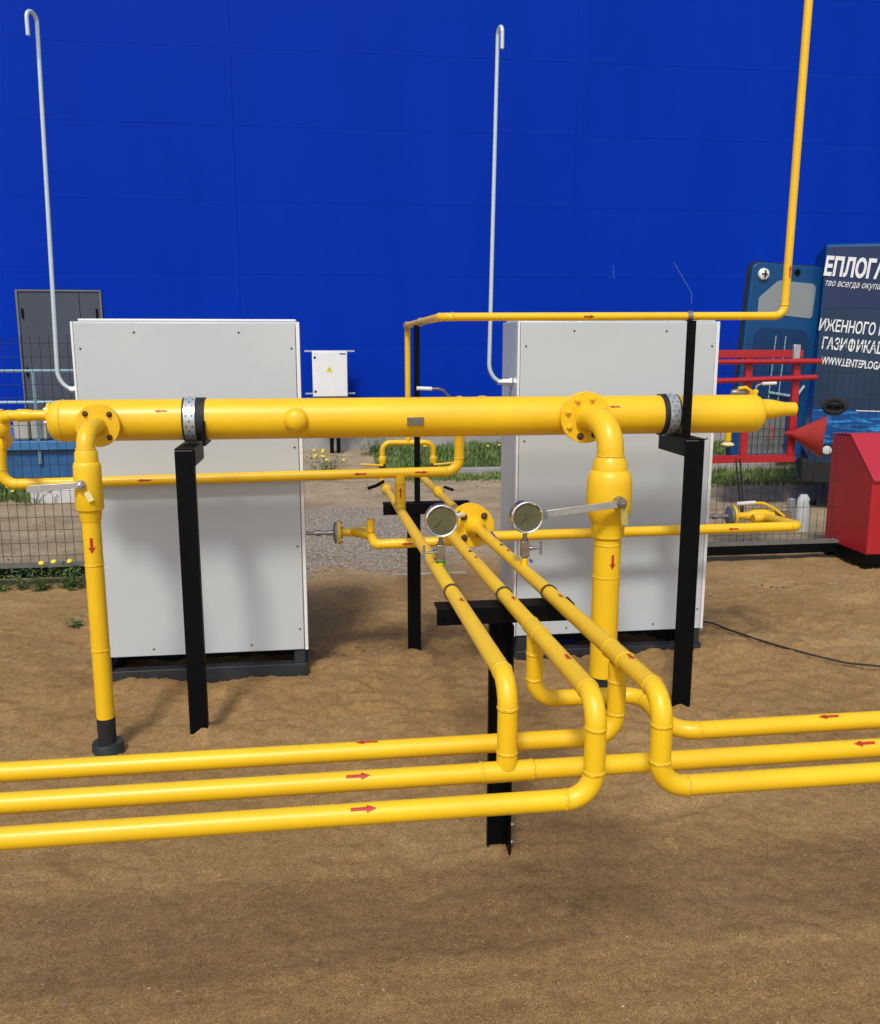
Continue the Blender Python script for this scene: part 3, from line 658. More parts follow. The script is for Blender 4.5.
fB = thing('feed_line', (XB, 2.5, 0.87), 'middle feed line, bending down and left into the nearest front rail', 'pipe', GP)
pipe_run(fB, [(XB + 0.0, 3.84, 0.80), (XB, Y3, 0.912), (XB, Y3, RZ), (-2.6, Y3, RZ)], r, BR)
fC = thing('feed_line', (XC, 2.5, 0.87), 'rightmost feed line carrying the right gauge, bending down and right into the nearest front rail', 'pipe', GP)
pipe_run(fC, [(XC, 3.80, 0.805), (XC, Y3, 0.912), (XC, Y3, RZ + 0.014), (3.4, Y3, RZ + 0.012)], r, BR)
GR = 'yellow front rails close to the camera'
r2 = thing('rail_pipe', (0.4, Y2, RZ), 'middle yellow front rail running the whole width with a tee', 'pipe', GR)
pipe_run(r2, [(-2.6, Y2, RZ), (3.4, Y2, RZ)], r)
MB().tube([(XA - 0.055, Y2, RZ), (XA + 0.055, Y2, RZ)], r*1.05, 28, False).build('tee_sleeve', YEL, r2)
for dx in (-0.055, 0.055): weld(r2, (XA + dx, Y2, RZ), (1, 0, 0), r*1.03)
r1 = thing('rail_pipe', (-0.5, Y1, RZ), 'farthest yellow front rail on the left, turning up beneath the rightmost feed line', 'pipe', GR)
pipe_run(r1, [(-2.6, Y1, RZ), (XC, Y1, RZ), (XC, Y1, 0.88)], r, BR)
r1b = thing('rail_pipe', (1.6, Y1, RZ), 'farthest yellow front rail on the right, doubling back beneath the middle feed line', 'pipe', GR)
pipe_run(r1b, [(XB, 2.10, 0.875), (XB, 2.10, 0.700), (0.808, 2.10, 0.698), (0.808, Y1 + 0.004, RZ), (3.4, Y1 + 0.004, RZ)], r, 0.056)
for root, x, y in ((fB, XB, 2.10), (fC, XC, Y1)):
    zz = lp(x, y).z
    MB().tube([(x, y - 0.05, zz + 0.0024), (x, y + 0.05, zz - 0.0024)], r*1.07, 28, False).build('tee_sleeve', YEL, root)
    for dy in (-0.05, 0.05): weld(root, (x, y + dy, zz - 0.049*dy), (0, 1, 0), r*1.04)
    weld(root, (x, y, zz - 0.062), (0, 0, 1), r)
# flow arrows
up = (0, -0.75, 0.75)
for root, x, y in ((fA, XA, 2.32), (fA, XA, 2.86), (fB, XB, 1.80), (fB, XB, 2.36), (fB, XB, 2.98), (fC, XC, 1.78), (fC, XC, 2.36), (fC, XC, 3.08)):
    arrow(root, lp(x, y), (0, -1, 0.045), (0.0, -0.2, 1), r, 0.036, 0.016)
arrow(r1, (0.08, Y1, RZ), (-1, 0, 0), (0, -.1, 1), r, 0.05, 0.014)
arrow(r2, (0.055, Y2, RZ), (1, 0, 0), (0, -.75, 1), r, 0.05, 0.016)
arrow(fB, (0.06, Y3, RZ), (1, 0, 0), (0, -.75, 1), r, 0.05, 0.016)
arrow(r1b, (1.19, Y1, RZ), (-1, 0, 0), (0, -.3, 1), r, 0.05, 0.014)
arrow(r2, (1.19, Y2, RZ), (-1, 0, 0), (0, -.6, 1), r, 0.05, 0.016)
for root, x, y in ((fB, XB, 3.10), (fC, XC, 3.20)):
    arrow(root, lp(x, y), (0, -1, 0.045), (0, -0.2, 1), r, 0.035, 0.022, BLKPRINT, nm='black_mark')
# ring clamps where the lines rest on the T stand
for root, x in ((fA, XA), (fB, XB), (fC, XC)):
    MB().lathe(lp(x, 2.496), (0, -1, 0.045), [(0, r + 0.0003), (0, r + 0.0042), (0.010, r + 0.0042), (0.010, r + 0.0003)], 32, False).build('ring_clamp', mat('ring_rubber', (0.06, 0.035, 0.02), 0.6), root)

# T-shaped stand in front
ts = thing('pipe_stand', (0.55, 2.53, 0), 'black angle iron T stand holding the three feed lines at the front', 'pipe stand', 'black T stands')
m = MB(); m.box(0.486, 0.553, 2.535, 2.541, -0.15, 0.775); m.box(0.547, 0.553, 2.477, 2.5345, -0.15, 0.775); m.box(0.486, 0.491, 2.52, 2.5345, -0.15, 0.775); m.build('upright', BLK, ts, bevel=0.0015)
m = MB(); m.box(0.318, 0.735, 2.470, 2.476, 0.786, 0.838); m.box(0.318, 0.735, 2.4765, 2.545, 0.832, 0.838); m.build('crossbar', BLK, ts, bevel=0.0015)
for x in (0.34, 0.43, 0.60, 0.70): bolt(ts, (x, 2.470, 0.812), (0, -1, 0), 0.004, BLK)
for x, zz in ((0.5535, 0.12), (0.5535, 0.06)): bolt(ts, (x, 2.49, zz), (1, 0, 0), 0.005, GALV)

# ---- gauges
def gauge(x, y, zb, side, label):
    g = thing('pressure_gauge', (x, y, zb), label, 'pressure gauge', 'round stainless pressure gauges')
    zc = zb + 0.156; R = 0.052
    MB().lathe((x, y, zb - 0.012), (0, 0, 1), [(0, 0.012), (0.022, 0.012), (0.024, 0.010)], 20).build('boss', YEL, g)
    m = MB().lathe((x, y, zb + 0.012), (0, 0, 1), [(0, 0.010), (0.006, 0.010)], 6)
    m.box(x - 0.0135, x + 0.0135, y - 0.0135, y + 0.0135, zb + 0.018, zb + 0.072)
    m.lathe((x, y, zb + 0.072), (0, 0, 1), [(0, 0.011), (0.008, 0.0115), (0.010, 0.008), (0.035, 0.008)], 6)
    nv = m.build('needle_valve', BRASS, g, bevel=0.0015)
    MB().lathe((x + side*0.0135, y, zb + 0.046), (side, 0, 0), [(0, 0.0075), (0.010, 0.0085), (0.011, 0.006), (0.026, 0.006), (0.026, 0.0035), (0.044, 0.0035)], 12).build('valve_stem', CHROME, nv)
    MB().tube([(x + side*0.055, y, zb + 0.022), (x + side*0.055, y, zb + 0.070)], 0.0045, 10).build('cross_handle', GREYF, nv)
    yf = y - 0.024
    cs = MB().lathe((x, y + 0.024, zc), (0, -1, 0), [(0, R*0.93), (0.003, R*0.97), (0.040, R*0.97), (0.0405, R*1.03), (0.050, R*1.03), (0.054, R*0.99), (0.055, R*0.90), (0.050, R*0.88)], 56).build('gauge_case', CHROME, g)
    yd = y - 0.0275
    MB().lathe((x, y - 0.026, zc), (0, -1, 0), [(0, R*1.035), (0.003, R*1.045), (0.0065, R*1.03), (0.008, R*0.97), (0.006, R*0.90), (0.002, R*0.885)], 56, False).build('bezel', BEZEL, g)
    MB().lathe((x, yd + 0.001, zc), (0, -1, 0), [(0, R*0.885), (0.001, R*0.885)], 48).build('dial', DIAL, cs)
    tk = MB()
    for i in range(21):
        a = radians(225 - 270*i/20); l = 0.006 if i % 5 == 0 else 0.003
        d = V(cos(a), 0, sin(a)); tk.bar(V(x, yd - 0.0008, zc) + d*(R*0.80), V(x, yd - 0.0008, zc) + d*(R*0.80 - l), 0.0008, 0.0004, (0, 1, 0))
    tk.build('dial_ticks', GREYF, cs, kind='stuff')
    MB().bar((x - 0.002, yd - 0.0016, zc), (x - 0.024, yd - 0.0016, zc - 0.022), 0.0014, 0.0005, (0, 1, 0)).build('needle', BLKPRINT, cs)
    return g
g1 = gauge(XA, 2.80, 0.884, -1, 'round stainless pressure gauge on the leftmost feed line, green wire at its foot')
g2 = gauge(XC, 2.82, 0.884, 1, 'round stainless pressure gauge on the rightmost feed line, its cross handle to the right')
path = []
for k in range(60):
    a = k*0.62; path.append((XA + 0.0155*cos(a), 2.80 + 0.0155*sin(a), 0.888 + 0.018*abs(sin(k*0.11)) + 0.002*sin(k*2.1)))
path += [(XA + 0.02, 2.79, 0.89), (XA + 0.026, 2.785, 0.875), (XA + 0.024, 2.78, 0.862)]
MB().tube(path, 0.0013, 5).build('green_wire', GREENW, g1)
MB().lathe((XC + 0.016, 2.81, 0.893), (0.5, -0.5, -0.6), [(0, 0.005), (0.012, 0.005)], 10).build('blue_seal', BLUEW, g2)

# ---- flange pair at the far end of the right line
fp = thing('flange_joint', (XC, 3.85, 0.80), 'large yellow bolted flange joint behind the left gauge', 'flange')
flange(fp, (XC - 0.005, 3.80, 0.803), (0.12, -1, 0.03), 0.093, 0.018, 4, 0.066, 0.012, None, YEL, None, 0.8, False)
flange(fp, (XC - 0.005, 3.90, 0.80), (0.12, -1, 0.03), 0.093, 0.018, 4, 0.066, 0.012, None, YEL, None, 0.8, True)
MB().lathe((XC - 0.005, 3.89, 0.80), (0.12, -1, 0.03), [(0, 0.07), (0.08, 0.07)], 40).build('joint_body', YEL, fp)
MB().lathe((XC, 3.795, 0.803), (0, -1, 0.03), [(0, 0.048), (0.02, 0.045), (0.05, 0.030), (0.07, 0.026), (0.14, 0.0225)], 32, False).build('reducer', YEL, fp)
MB().tube([(XC - 0.055, 3.78, 0.86), (XC - 0.075, 3.74, 0.868), (XC - 0.10, 3.72, 0.87)], 0.010, 10).build('plug', WGRIP, fp)
MB().bar((XC + 0.055, 3.70, 0.80), (XC + 0.09, 3.69, 0.755), 0.006, 0.006).build('blue_seal', BLUEW, fp)

# ---- rear riser and thin rear line
rr = 0.0235
rl = thing('rear_line', (0.0, 4.08, 1.02), 'thin yellow pipe crossing the left cabinet front behind the black post', 'pipe')
yr = 4.078
pipe_run(rl, [(-1.40, yr, 1.20), (-1.415, yr, 0.992), (0.632, yr, 1.014), (0.632, yr, 1.31)], rr, 0.062)
MB().lathe((0.632, yr, 1.31), (0, 0, 1), [(0, 0.024), (0.01, 0.03), (0.03, 0.03), (0.036, 0.016), (0.05, 0.016), (0.055, 0.01)], 20).build('valve_body', YEL, rl)
vh = MB().tube([(0.63, yr, 1.357), (0.60, yr - 0.01, 1.352), (0.575, yr - 0.02, 1.37), (0.555, yr - 0.02, 1.393), (0.53, yr - 0.02, 1.400), (0.48, yr - 0.02, 1.400)], 0.006, 8).build('valve_lever', BRASS, rl)
MB().tube([(0.50, yr - 0.02, 1.400), (0.430, yr - 0.02, 1.403)], 0.009, 10).build('grip', WGRIP, vh)
MB().lathe((0.74, yr - 0.0, 1.315), (0, 0, 1), [(0, 0.012), (0.03, 0.012), (0.034, 0.02), (0.05, 0.02)], 10).build('plug', YEL, rl)
for x, d in ((-0.80, -1), (0.165, -1), (0.45, 1)): arrow(rl, (x, yr, 0.992 + (x + 1.4)*0.0107), (d, 0, 0), (0, -1, 0.15), rr, 0.06, 0.016)
ra = thing('riser_pipe', (0.352, 4.07, 0.92), 'short vertical yellow riser joining the thin rear line to the leftmost feed line', 'pipe')
MB().tube([(0.352, yr, 1.005), (0.352, yr, 0.93), (0.352, yr, 0.86), (0.352, yr - 0.012, 0.84)], 0.025, 24).build('pipe', YEL, ra)
weld(ra, (0.352, yr, 0.96), (0, 0, 1), 0.025); weld(ra, (0.352, yr, 0.87), (0, 0, 1), 0.025)
arrow(ra, (0.352, yr, 0.92), (0, 0, 1), (0, -1, 0), 0.025, 0.05, 0.014)
# ---- back bypass arch and the lines leading to it
bp_ = thing('bypass_arch', (0.50, 5.2, 0.9), 'small yellow pipe arch with two valves seen beneath the header, behind the middle post', 'pipe')
pipe_run(bp_, [(0.345, 5.2, 0.87), (0.345, 5.2, 1.03), (0.65, 5.2, 1.028), (0.65, 5.2, 0.87)], 0.0165, 0.05, beads=False)
for x in (0.345, 0.65):
    MB().lathe((x, 5.2, 0.905), (0, 0, 1), [(0, 0.02), (0.02, 0.024), (0.035, 0.024), (0.045, 0.018)], 16).build('union_nut', YEL, bp_)
    MB().lathe((x, 5.2, 0.878), (0, 0, 1), [(0, 0.019), (0.025, 0.019)], 8).build('valve_nut', RUSTY, bp_)
    s = -1 if x < 0.5 else 1
    MB().tube([(x, 5.18, 0.898), (x + s*0.03, 5.17, 0.900), (x + s*0.13, 5.17, 0.908)], 0.007, 8).build('valve_lever', YEL, bp_)
pipe_run(bp_, [(0.335, 5.5, 0.80), (0.350, 4.10, 0.828)], 0.0185, beads=False)
pipe_run(bp_, [(0.59, 5.5, 0.80), (XC - 0.01, 3.92, 0.805)], 0.021, beads=False)
for x, y in ((0.342, 4.85), (0.615, 4.75)):
    MB().lathe((x, y, 0.812), (0, -1, 0), [(0, 0.023), (0.01, 0.028), (0.05, 0.030), (0.06, 0.024), (0.08, 0.022)], 20).build('valve_body', YEL, bp_)
MB().tube([(0.33, 4.9, 0.845), (0.29, 4.87, 0.828), (0.24, 4.85, 0.815)], 0.010, 8).build('valve_lever', BLK, bp_)
MB().tube([(0.655, 4.75, 0.83), (0.685, 4.65, 0.83)], 0.008, 8).build('valve_lever', BLK, bp_)
# ---- overhead relief line
ov = thing('relief_line', (0.50, 4.4, 1.7), 'thin yellow overhead pipe that turns at the right and rises out of view', 'pipe')
ro = 0.0165
pipe_run(ov, [(0.499, 5.2, 1.03), (0.499, 5.2, 1.709), (0.482, 3.60, 1.709), (1.945, 3.60, 1.719), (1.968, 3.60, 4.6)], ro, 0.045)
arrow(ov, (1.09, 3.60, 1.7125), (1, 0, 0), (0, -1, 0.0), ro, 0.045, 0.014); arrow(ov, (1.949, 3.60, 1.90), (0, 0, 1), (0, -1, 0), ro, 0.05, 0.014)
for y, zc_ in ((5.15, 0), (4.45, 0)): MB().lathe((0.492, y, 1.709), (0, 1, 0), [(0, ro + .0003), (0, ro + .005), (0.02, ro + .005), (0.02, ro + .0003)], 20, False).build('pipe_clamp', STEEL, ov)
# middle rear stand
ms = thing('pipe_stand', (0.44, 4.46, 0), 'black T stand farther back, standing between the cabinets with a tall thin mast', 'pipe stand', 'black T stands')
m = MB(); lpost(m, 0.418, 4.445, 0.070, -0.12, 0.74, side=1); m.build('upright', BLK, ms, bevel=0.002)
m = MB(); m.box(0.295, 0.745, 4.437, 4.443, 0.741, 0.800); m.box(0.295, 0.745, 4.4435, 4.50, 0.794, 0.800); m.build('crossbar', BLK, ms, bevel=0.002)
m = MB(); lpost(m, 0.458, 4.455, 0.030, 0.8005, 1.695, 0.004, 0.03, 1); m.build('mast', BLK, ms, bevel=0.001)

# ---- low line between and beyond the cabinets
low = thing('low_line', (1.2, 3.9, 0.74), 'low yellow pipe crossing the right cabinet front behind the valve drop pipe', 'pipe')
pipe_run(low, [(0.63, 3.95, 0.722), (2.295, 3.95, 0.730), (2.295, 4.30, 0.705), (2.23, 4.30, 0.70)], 0.024, 0.05, beads=False)
arrow(low, (1.94, 3.95, 0.7285), (-1, 0, 0), (0, -1, 0.1), 0.024, 0.05, 0.016)
lw2 = thing('low_line', (0.4, 3.9, 0.70), 'low yellow pipe between the cabinets leading left to the regulator', 'pipe')
pipe_run(lw2, [(0.63, 3.90, 0.72), (0.225, 3.95, 0.70), (0.212, 4.06, 0.718), (0.14, 4.24, 0.705)], 0.0225, 0.035, beads=False)
arrow(lw2, (0.37, 3.93, 0.706), (-1, 0.1, 0), (0, -1, 0.1), 0.0225, 0.05, 0.016)
MB().tube([(0.21, 4.05, 0.74), (0.21, 4.05, 0.80)], 0.018, 14).build('valve_body', YEL, lw2)
def regulator(x, y, zc, s, label):
    g = thing('flanged_regulator', (x, y, zc), label, 'regulator', 'round flanged regulators beside the cabinets')
    a = (s, 0, 0); P = V(x, y, zc); A = V(s, 0, 0)
    MB().lathe(P - A*0.018, a, [(0, 0.03), (0.004, 0.044), (0.008, 0.053), (0.017, 0.053)], 32).build('diaphragm_cover', GREYF, g)
    MB().lathe(P + A*0.004, a, [(0, 0.057), (0.002, 0.058), (0.012, 0.058), (0.014, 0.057)], 36).build('flange', YEL, g)
    for k in range(6):
        q = k*pi/3 + 0.3; bolt(g, P + A*0.018 + V(0, cos(q)*0.047, sin(q)*0.047), a, 0.006, GREYF)
    MB().lathe(P + A*0.018, a, [(0, 0.018), (0.05, 0.019), (0.075, 0.025), (0.12, 0.026), (0.16, 0.024)], 24).build('outlet_pipe', YEL, g)
    MB().lathe(P - A*0.018, -A, [(0, 0.014), (0.03, 0.014), (0.03, 0.010), (0.06, 0.010), (0.06, 0.015), (0.085, 0.015), (0.085, 0.009), (0.13, 0.009)], 12).build('tube_fitting', STEEL, g)
    return g
regulator(0.055, 4.25, 0.697, 1, 'grey and yellow flanged regulator on the right side of the left cabinet')
rg = regulator(2.135, 4.36, 0.705, 1, 'grey and yellow flanged regulator on the right side of the right cabinet')
MB().lathe((2.23, 4.36, 0.705), (1, 0, 0), [(0, 0.024), (0.03, 0.034), (0.10, 0.036), (0.12, 0.028), (0.14, 0.028)], 24).build('valve_body', YEL, rg)
lv = MB().tube([(2.42, 4.33, 0.702), (2.36, 4.33, 0.747), (2.30, 4.33, 0.776), (2.21, 4.33, 0.782)], 0.007, 8).build('valve_lever', YEL, rg)
MB().tube([(2.25, 4.33, 0.781), (2.15, 4.33, 0.776)], 0.010, 10).build('grip', WGRIP, lv)
MB().bar((2.35, 4.36, 0.705), (2.47, 4.36, 0.702), 0.04, 0.04).build('square_coupling', BRASS, rg)
# small ball valve behind the header above the right cabinet edge
sv = thing('small_valve', (1.93, 3.9, 1.4), 'small ball valve tucked behind the header beside the right cabinet', 'valve')
MB().lathe((1.925, 4.0, 1.375), (1, 0, 0), [(0, 0.014), (0.02, 0.020), (0.05, 0.020), (0.07, 0.014)], 18).build('valve_body', BRASS, sv)
MB().tube([(1.95, 3.985, 1.395), (1.985, 3.985, 1.40), (2.01, 3.985, 1.385), (2.02, 3.985, 1.35)], 0.009, 10).build('elbow', YEL, sv)

# ================================================================== RIGHT SIDE THINGS
# sand box
sb = thing('sand_box', (4.3, 6.0, 0), 'red steel fire sand box with sloping lid at the right edge', 'sand box')
yf, yb, xl, xr = 5.72, 6.26, 3.845, 5.05
prof = [(yf, 0.115), (yb, 0.115), (yb, 0.93), (yb - 0.23, 0.945), (yf, 0.665)]
MB().prism([(a, c) for a, c in prof], (xl, 0, 0), (0, 1, 0), (0, 0, 1), (xr - xl, 0, 0)).build('box_body', RED, sb, bevel=0.005)
m = MB(); k = (0.945 - 0.665)/(yb - 0.23 - yf)
m.prism([(yf - 0.018, 0.662), (yf - 0.018, 0.646), (yf - 0.014, 0.646), (yf - 0.008, 0.6655), (yb - 0.232, 0.949), (yb + 0.0, 0.934), (yb + 0.0, 0.941), (yb - 0.235, 0.957)], (xl - 0.004, 0, 0), (0, 1, 0), (0, 0, 1), (xr - xl + 0.008, 0, 0)); m.build('lid', mat('red_lid', (0.44, 0.022, 0.038), 0.33, 0, .1, 3, coat=.3), sb, bevel=0.002)
m = MB(); m.box(xl - 0.006, xr + 0.006, yf - 0.006, yb + 0.006, 0.045, 0.1145); m.build('base_frame', BLK, sb, bevel=0.003)
for x in (xl, xr - 0.06):
    for y in (yf, yb - 0.06): MB().box(x, x + 0.06, y, y + 0.06, -0.1, 0.0445).build('leg', BLK, sb)
MB().bar((4.35, yf - 0.012, 0.60), (4.5, yf - 0.012, 0.60), 0.02, 0.02).build('handle', BLK, sb)
# fire stand
fs_ = thing('fire_stand', (3.0, 6.0, 0.77), 'open red fire equipment frame hung on the fence beside the right cabinet', 'fire stand')
y = 6.02
for z0, nm in ((1.535, 'top_bar'), (0.785, 'bottom_bar')): MB().box(2.25, 3.41, y - 0.02, y + 0.02, z0 - 0.027, z0 + 0.027).build(nm, RED, fs_, bevel=0.002)
for x in (3.01, 3.375, 2.28): MB().box(x - 0.025, x + 0.025, y - 0.018, y + 0.018, 0.8125, 1.5075).build('frame_post', RED, fs_, bevel=0.002)
MB().box(3.05, 3.345, y + 0.045, y + 0.050, 0.815, 1.10).build('back_sheet', mat('grey_sheet', (0.17, 0.20, 0.20), 0.5, 0.2, .2, 4), fs_)
MB().box(3.32, 3.37, y - 0.05, y - 0.021, 1.50, 1.60).build('bracket', GALV, fs_, bevel=0.004)
m = MB()
for i in range(8): m.tube([(3.05 + i*0.042, y + 0.03, 0.815), (3.05 + i*0.042, y + 0.03, 1.12)], 0.002, 4)
for i in range(3): m.tube([(3.04, y + 0.03, 0.88 + i*0.06), (3.35, y + 0.03, 0.88 + i*0.06)], 0.002, 4)
m.build('grid_wires', WIRE, fs_, kind='stuff')
MB().tube([(3.19 + 0.03*cos(a), y - 0.03, 0.98 + 0.03*sin(a)) for a in np.linspace(-2.2, 2.2, 14)], 0.005, 8).build('hook', RED, fs_)
for z0, x1, nm, lab, zz in ((1.480, 3.535, 'fire_pole', 'upper red pole resting across the red fire frame', 0.003), (1.352, 3.505, 'fire_pole', 'lower red pole resting across the red fire frame', 0.018)):
    MB().tube([(2.3, y - 0.045, z0 - zz), (x1, y - 0.045, z0 + zz)], 0.019, 16).build(nm, RED, org=(2.9, y - 0.045, z0), label=lab, cat='pole', group='red poles on the fire frame')
cb = thing('fire_bucket', (3.45, 5.93, 0.96), 'red conical fire bucket lying sideways beside the fire frame', 'bucket')
A, P = V(0.866, -0.50, -0.07).normalized(), V(3.325, 5.98, 0.970)
MB().lathe(P, A, [(0, 0.004), (0.235, 0.150), (0.235, 0.146), (0.01, 0.002)], 48, False).build('bucket_cone', REDB, cb)
MB().lathe(P + A*0.233, A, [(0, 0.151), (0.003, 0.154), (0.007, 0.151), (0.003, 0.146)], 48, False).build('rim', REDB, cb)
MB().lathe(P - A*0.02, A, [(0, 0.012), (0.03, 0.02), (0.05, 0.03)], 14, False).build('tip_ring', RED, cb)
# yellow hose post and dangling leads behind the frame
yp = thing('hanging_tool', (2.91, 6.05, 1.0), 'yellow tool handle with a pale flange hanging inside the red fire frame', 'tool')
MB().lathe((2.91, 6.06, 1.12), (0, 0, -1), [(0, 0.012), (0.05, 0.022), (0.20, 0.024), (0.21, 0.02)], 16).build('tool_grip', YEL, yp)
MB().lathe((2.91, 6.06, 0.905), (0, 0, -1), [(0, 0.02), (0.012, 0.045), (0.02, 0.048), (0.035, 0.015)], 16).build('tool_flange', TAG, yp)
m = MB()
for dx in (0, 0.03): m.tube([(2.95 + dx, 6.0, 0.79), (2.97 + dx, 5.98, 0.6), (3.0 + dx*0.5, 5.97, 0.42), (3.01, 5.97, 0.38)], 0.006, 6)
m.build('hanging_lead', CABLE, org=(2.97, 5.98, 0.8), label='pair of thin dark leads hanging down from the red fire frame', cat='cable')
fe = thing('post_stub', (4.14, 7.1, 0), 'white plastic wrapped stub with a dark cap standing behind the fence', 'post')
MB().lathe((4.14, 7.1, -0.03), (0, 0, 1), [(0, 0.058), (0.05, 0.062), (0.25, 0.060), (0.31, 0.05), (0.345, 0.03), (0.35, 0.01)], 20).build('wrap', mat('white_wrap', (0.6, 0.62, 0.6), 0.4, 0, .15, 12, .6, 20), fe)
MB().lathe((4.19, 7.04, 0.255), (0.3, -1, 0.2), [(-0.02, 0.024), (0.02, 0.026), (0.025, 0.015)], 14).build('cap', BLK, fe)
MB().lathe((4.06, 7.16, -0.04), (0, 0, 1), [(0, 0.035), (0.31, 0.035), (0.315, 0.03)], 14).build('stub_pipe', GALV, fe)

# ---- van
va = thing('van', (4.665, 8.0, 0), 'blue cargo van with slate livery and an open rear door behind the fence', 'van')
vx0, vx1, vy = 4.665, 9.6, 8.0
side = [(0, 0.30), (0.0, 0.60), (-0.012, 0.75), (-0.02, 1.0), (-0.015, 1.35), (0.01, 1.7), (0.02, 2.2), (0.025, 2.50), (0.05, 2.525), (0.5, 2.54), (1.5, 2.56), (1.8, 2.52), (1.9, 2.42), (1.94, 2.2), (1.98, 1.7), (2.015, 1.35), (2.02, 1.0), (2.0, 0.6), (2.0, 0.3)]
def vz(y_, z_): return z_
MB().prism([(vy + a, c) for a, c in side], (vx0, 0, 0), (0, 1, 0), (0, 0, 1), (3.9, 0, 0)).build('van_body', VBLUE, va, bevel=0.01, ang=50)
# cab front beyond the frame
cp = [(0, 0.3), (0, 1.2), (0.0, 2.4), (0.25, 2.56), (0.45, 2.4), (0.85, 1.45), (1.35, 1.15), (1.45, 0.85), (1.45, 0.3)]
MB().prism([(vx0 + 3.905 + a, c) for a, c in cp], (0, vy + 0.05, 0), (1, 0, 0), (0, 0, 1), (0, 1.9, 0)).build('cab', VBLUE, va, bevel=0.04)
MB().bar((vx0 + 3.905 + 0.50, vy + 1.0, 2.35), (vx0 + 3.905 + 0.86, vy + 1.0, 1.50), 1.6, 0.01, (0, 0, 1)).build('windscreen', VGLASS, va)
for x, wz in ((5.75, 0.34), (9.0, 0.36)):
    for yy, s in ((vy - 0.005, 1), (vy + 2.005, -1)):
        t_ = MB().lathe((x, yy, wz), (0, s, 0), [(0, 0.22), (0, 0.31), (0.02, 0.34), (0.18, 0.34), (0.2, 0.31), (0.2, 0.2)], 40, True).build('wheel', RUB, va)
        MB().lathe((x, yy - s*0.004, wz), (0, s, 0), [(0, 0.05), (0.0, 0.06), (0.03, 0.07), (0.02, 0.19), (0, 0.2), (0.0, 0.215), (0.06, 0.215)], 32, False).build('rim', GREYF, t_)
def vpanel(nm, x0, x1, z0, z1, m, off, parent=va):
    zs = [z0 + (z1 - z0)*k/10 for k in range(11)]; vs = []; fs = []
    pts = [(c, a) for a, c in side[:10]]
    def yy(z_):
        for (c0, a0), (c1, a1) in zip(pts, pts[1:]):
            if c0 <= z_ <= c1: return a0 + (a1 - a0)*(z_ - c0)/(c1 - c0)
        return pts[-1][1]
    for z_ in zs:
        for x in (x0, x1): vs.append((x, vy + yy(z_) - off, z_))
    for k in range(10): fs.append((2*k, 2*k+1, 2*k+3, 2*k+2))
    return MB().add(vs, fs).build(nm, m, parent)
WAVEM = mat('wave_graphic', (0.01, 0.08, 0.26), 0.3, 0, 0, 1, coat=.3)
n = WAVEM.node_tree.nodes; L = WAVEM.node_tree.links; bb = n['Principled BSDF']
g_ = n.new('ShaderNodeNewGeometry'); mp = n.new('ShaderNodeMapping'); mp.inputs['Scale'].default_value = (4, 1, 22); mp.inputs['Rotation'].default_value = (0, radians(8), 0)
L.new(g_.outputs['Position'], mp.inputs[0]); tt = n.new('ShaderNodeTexNoise'); tt.inputs['Scale'].default_value = 1.1; tt.inputs['Detail'].default_value = 4; tt.inputs['Distortion'].default_value = 1.2
L.new(mp.outputs[0], tt.inputs['Vector']); rp = n.new('ShaderNodeValToRGB'); rp.color_ramp.elements[0].position = 0.5; rp.color_ramp.elements[0].color = (0.008, 0.07, 0.25, 1)
rp.color_ramp.elements[1].position = 0.68; rp.color_ramp.elements[1].color = (0.04, 0.32, 0.72, 1); L.new(tt.outputs['Fac'], rp.inputs[0]); L.new(rp.outputs[0], bb.inputs['Base Color'])
vpanel('livery_panel', vx0 + 0.012, 8.5, 1.93, 2.495, VSIDE1, 0.004)
vpanel('livery_panel', vx0 + 0.012, 8.5, 1.0, 1.92, VSIDE2, 0.004)
vpanel('wave_graphic', vx0 + 0.004, 8.5, 0.66, 0.995, WAVEM, 0.0045)
vpanel('livery_line', 5.05, 8.5, 0.985, 0.995, WHITEP, 0.008)
vpanel('sill_band', vx0 + 0.004, 8.5, 0.34, 0.655, VSIDE2, 0.004)
hn = MB().lathe((4.86, vy - 0.022, 1.015), (0, -1, 0), [(0, 0.115), (0.012, 0.115), (0.022, 0.10), (0.022, 0.07), (0.012, 0.06)], 36)
for v_ in hn.v: v_.z = 1.03 + (v_.z - 1.015)*0.72
hn.build('handle_recess', BLKM, va)
MB().bar((4.78, vy - 0.05, 1.03), (4.94, vy - 0.05, 1.03), 0.03, 0.03).build('door_handle', BLK, va, bevel=0.008)
MB().lathe((4.83, vy - 0.006, 0.60), (0, -1, 0), [(0, 0.042), (0.006, 0.042), (0.008, 0.038)], 28).build('reflector', mat('reflector_pale', (0.6, 0.62, 0.55), 0.4, 0, .1, 9), va)
MB().box(vx0 - 0.05, vx0 + 0.3, vy - 0.005, vy + 2.0, 0.27, 0.50).build('rear_bumper', BLKM, va, bevel=0.02)
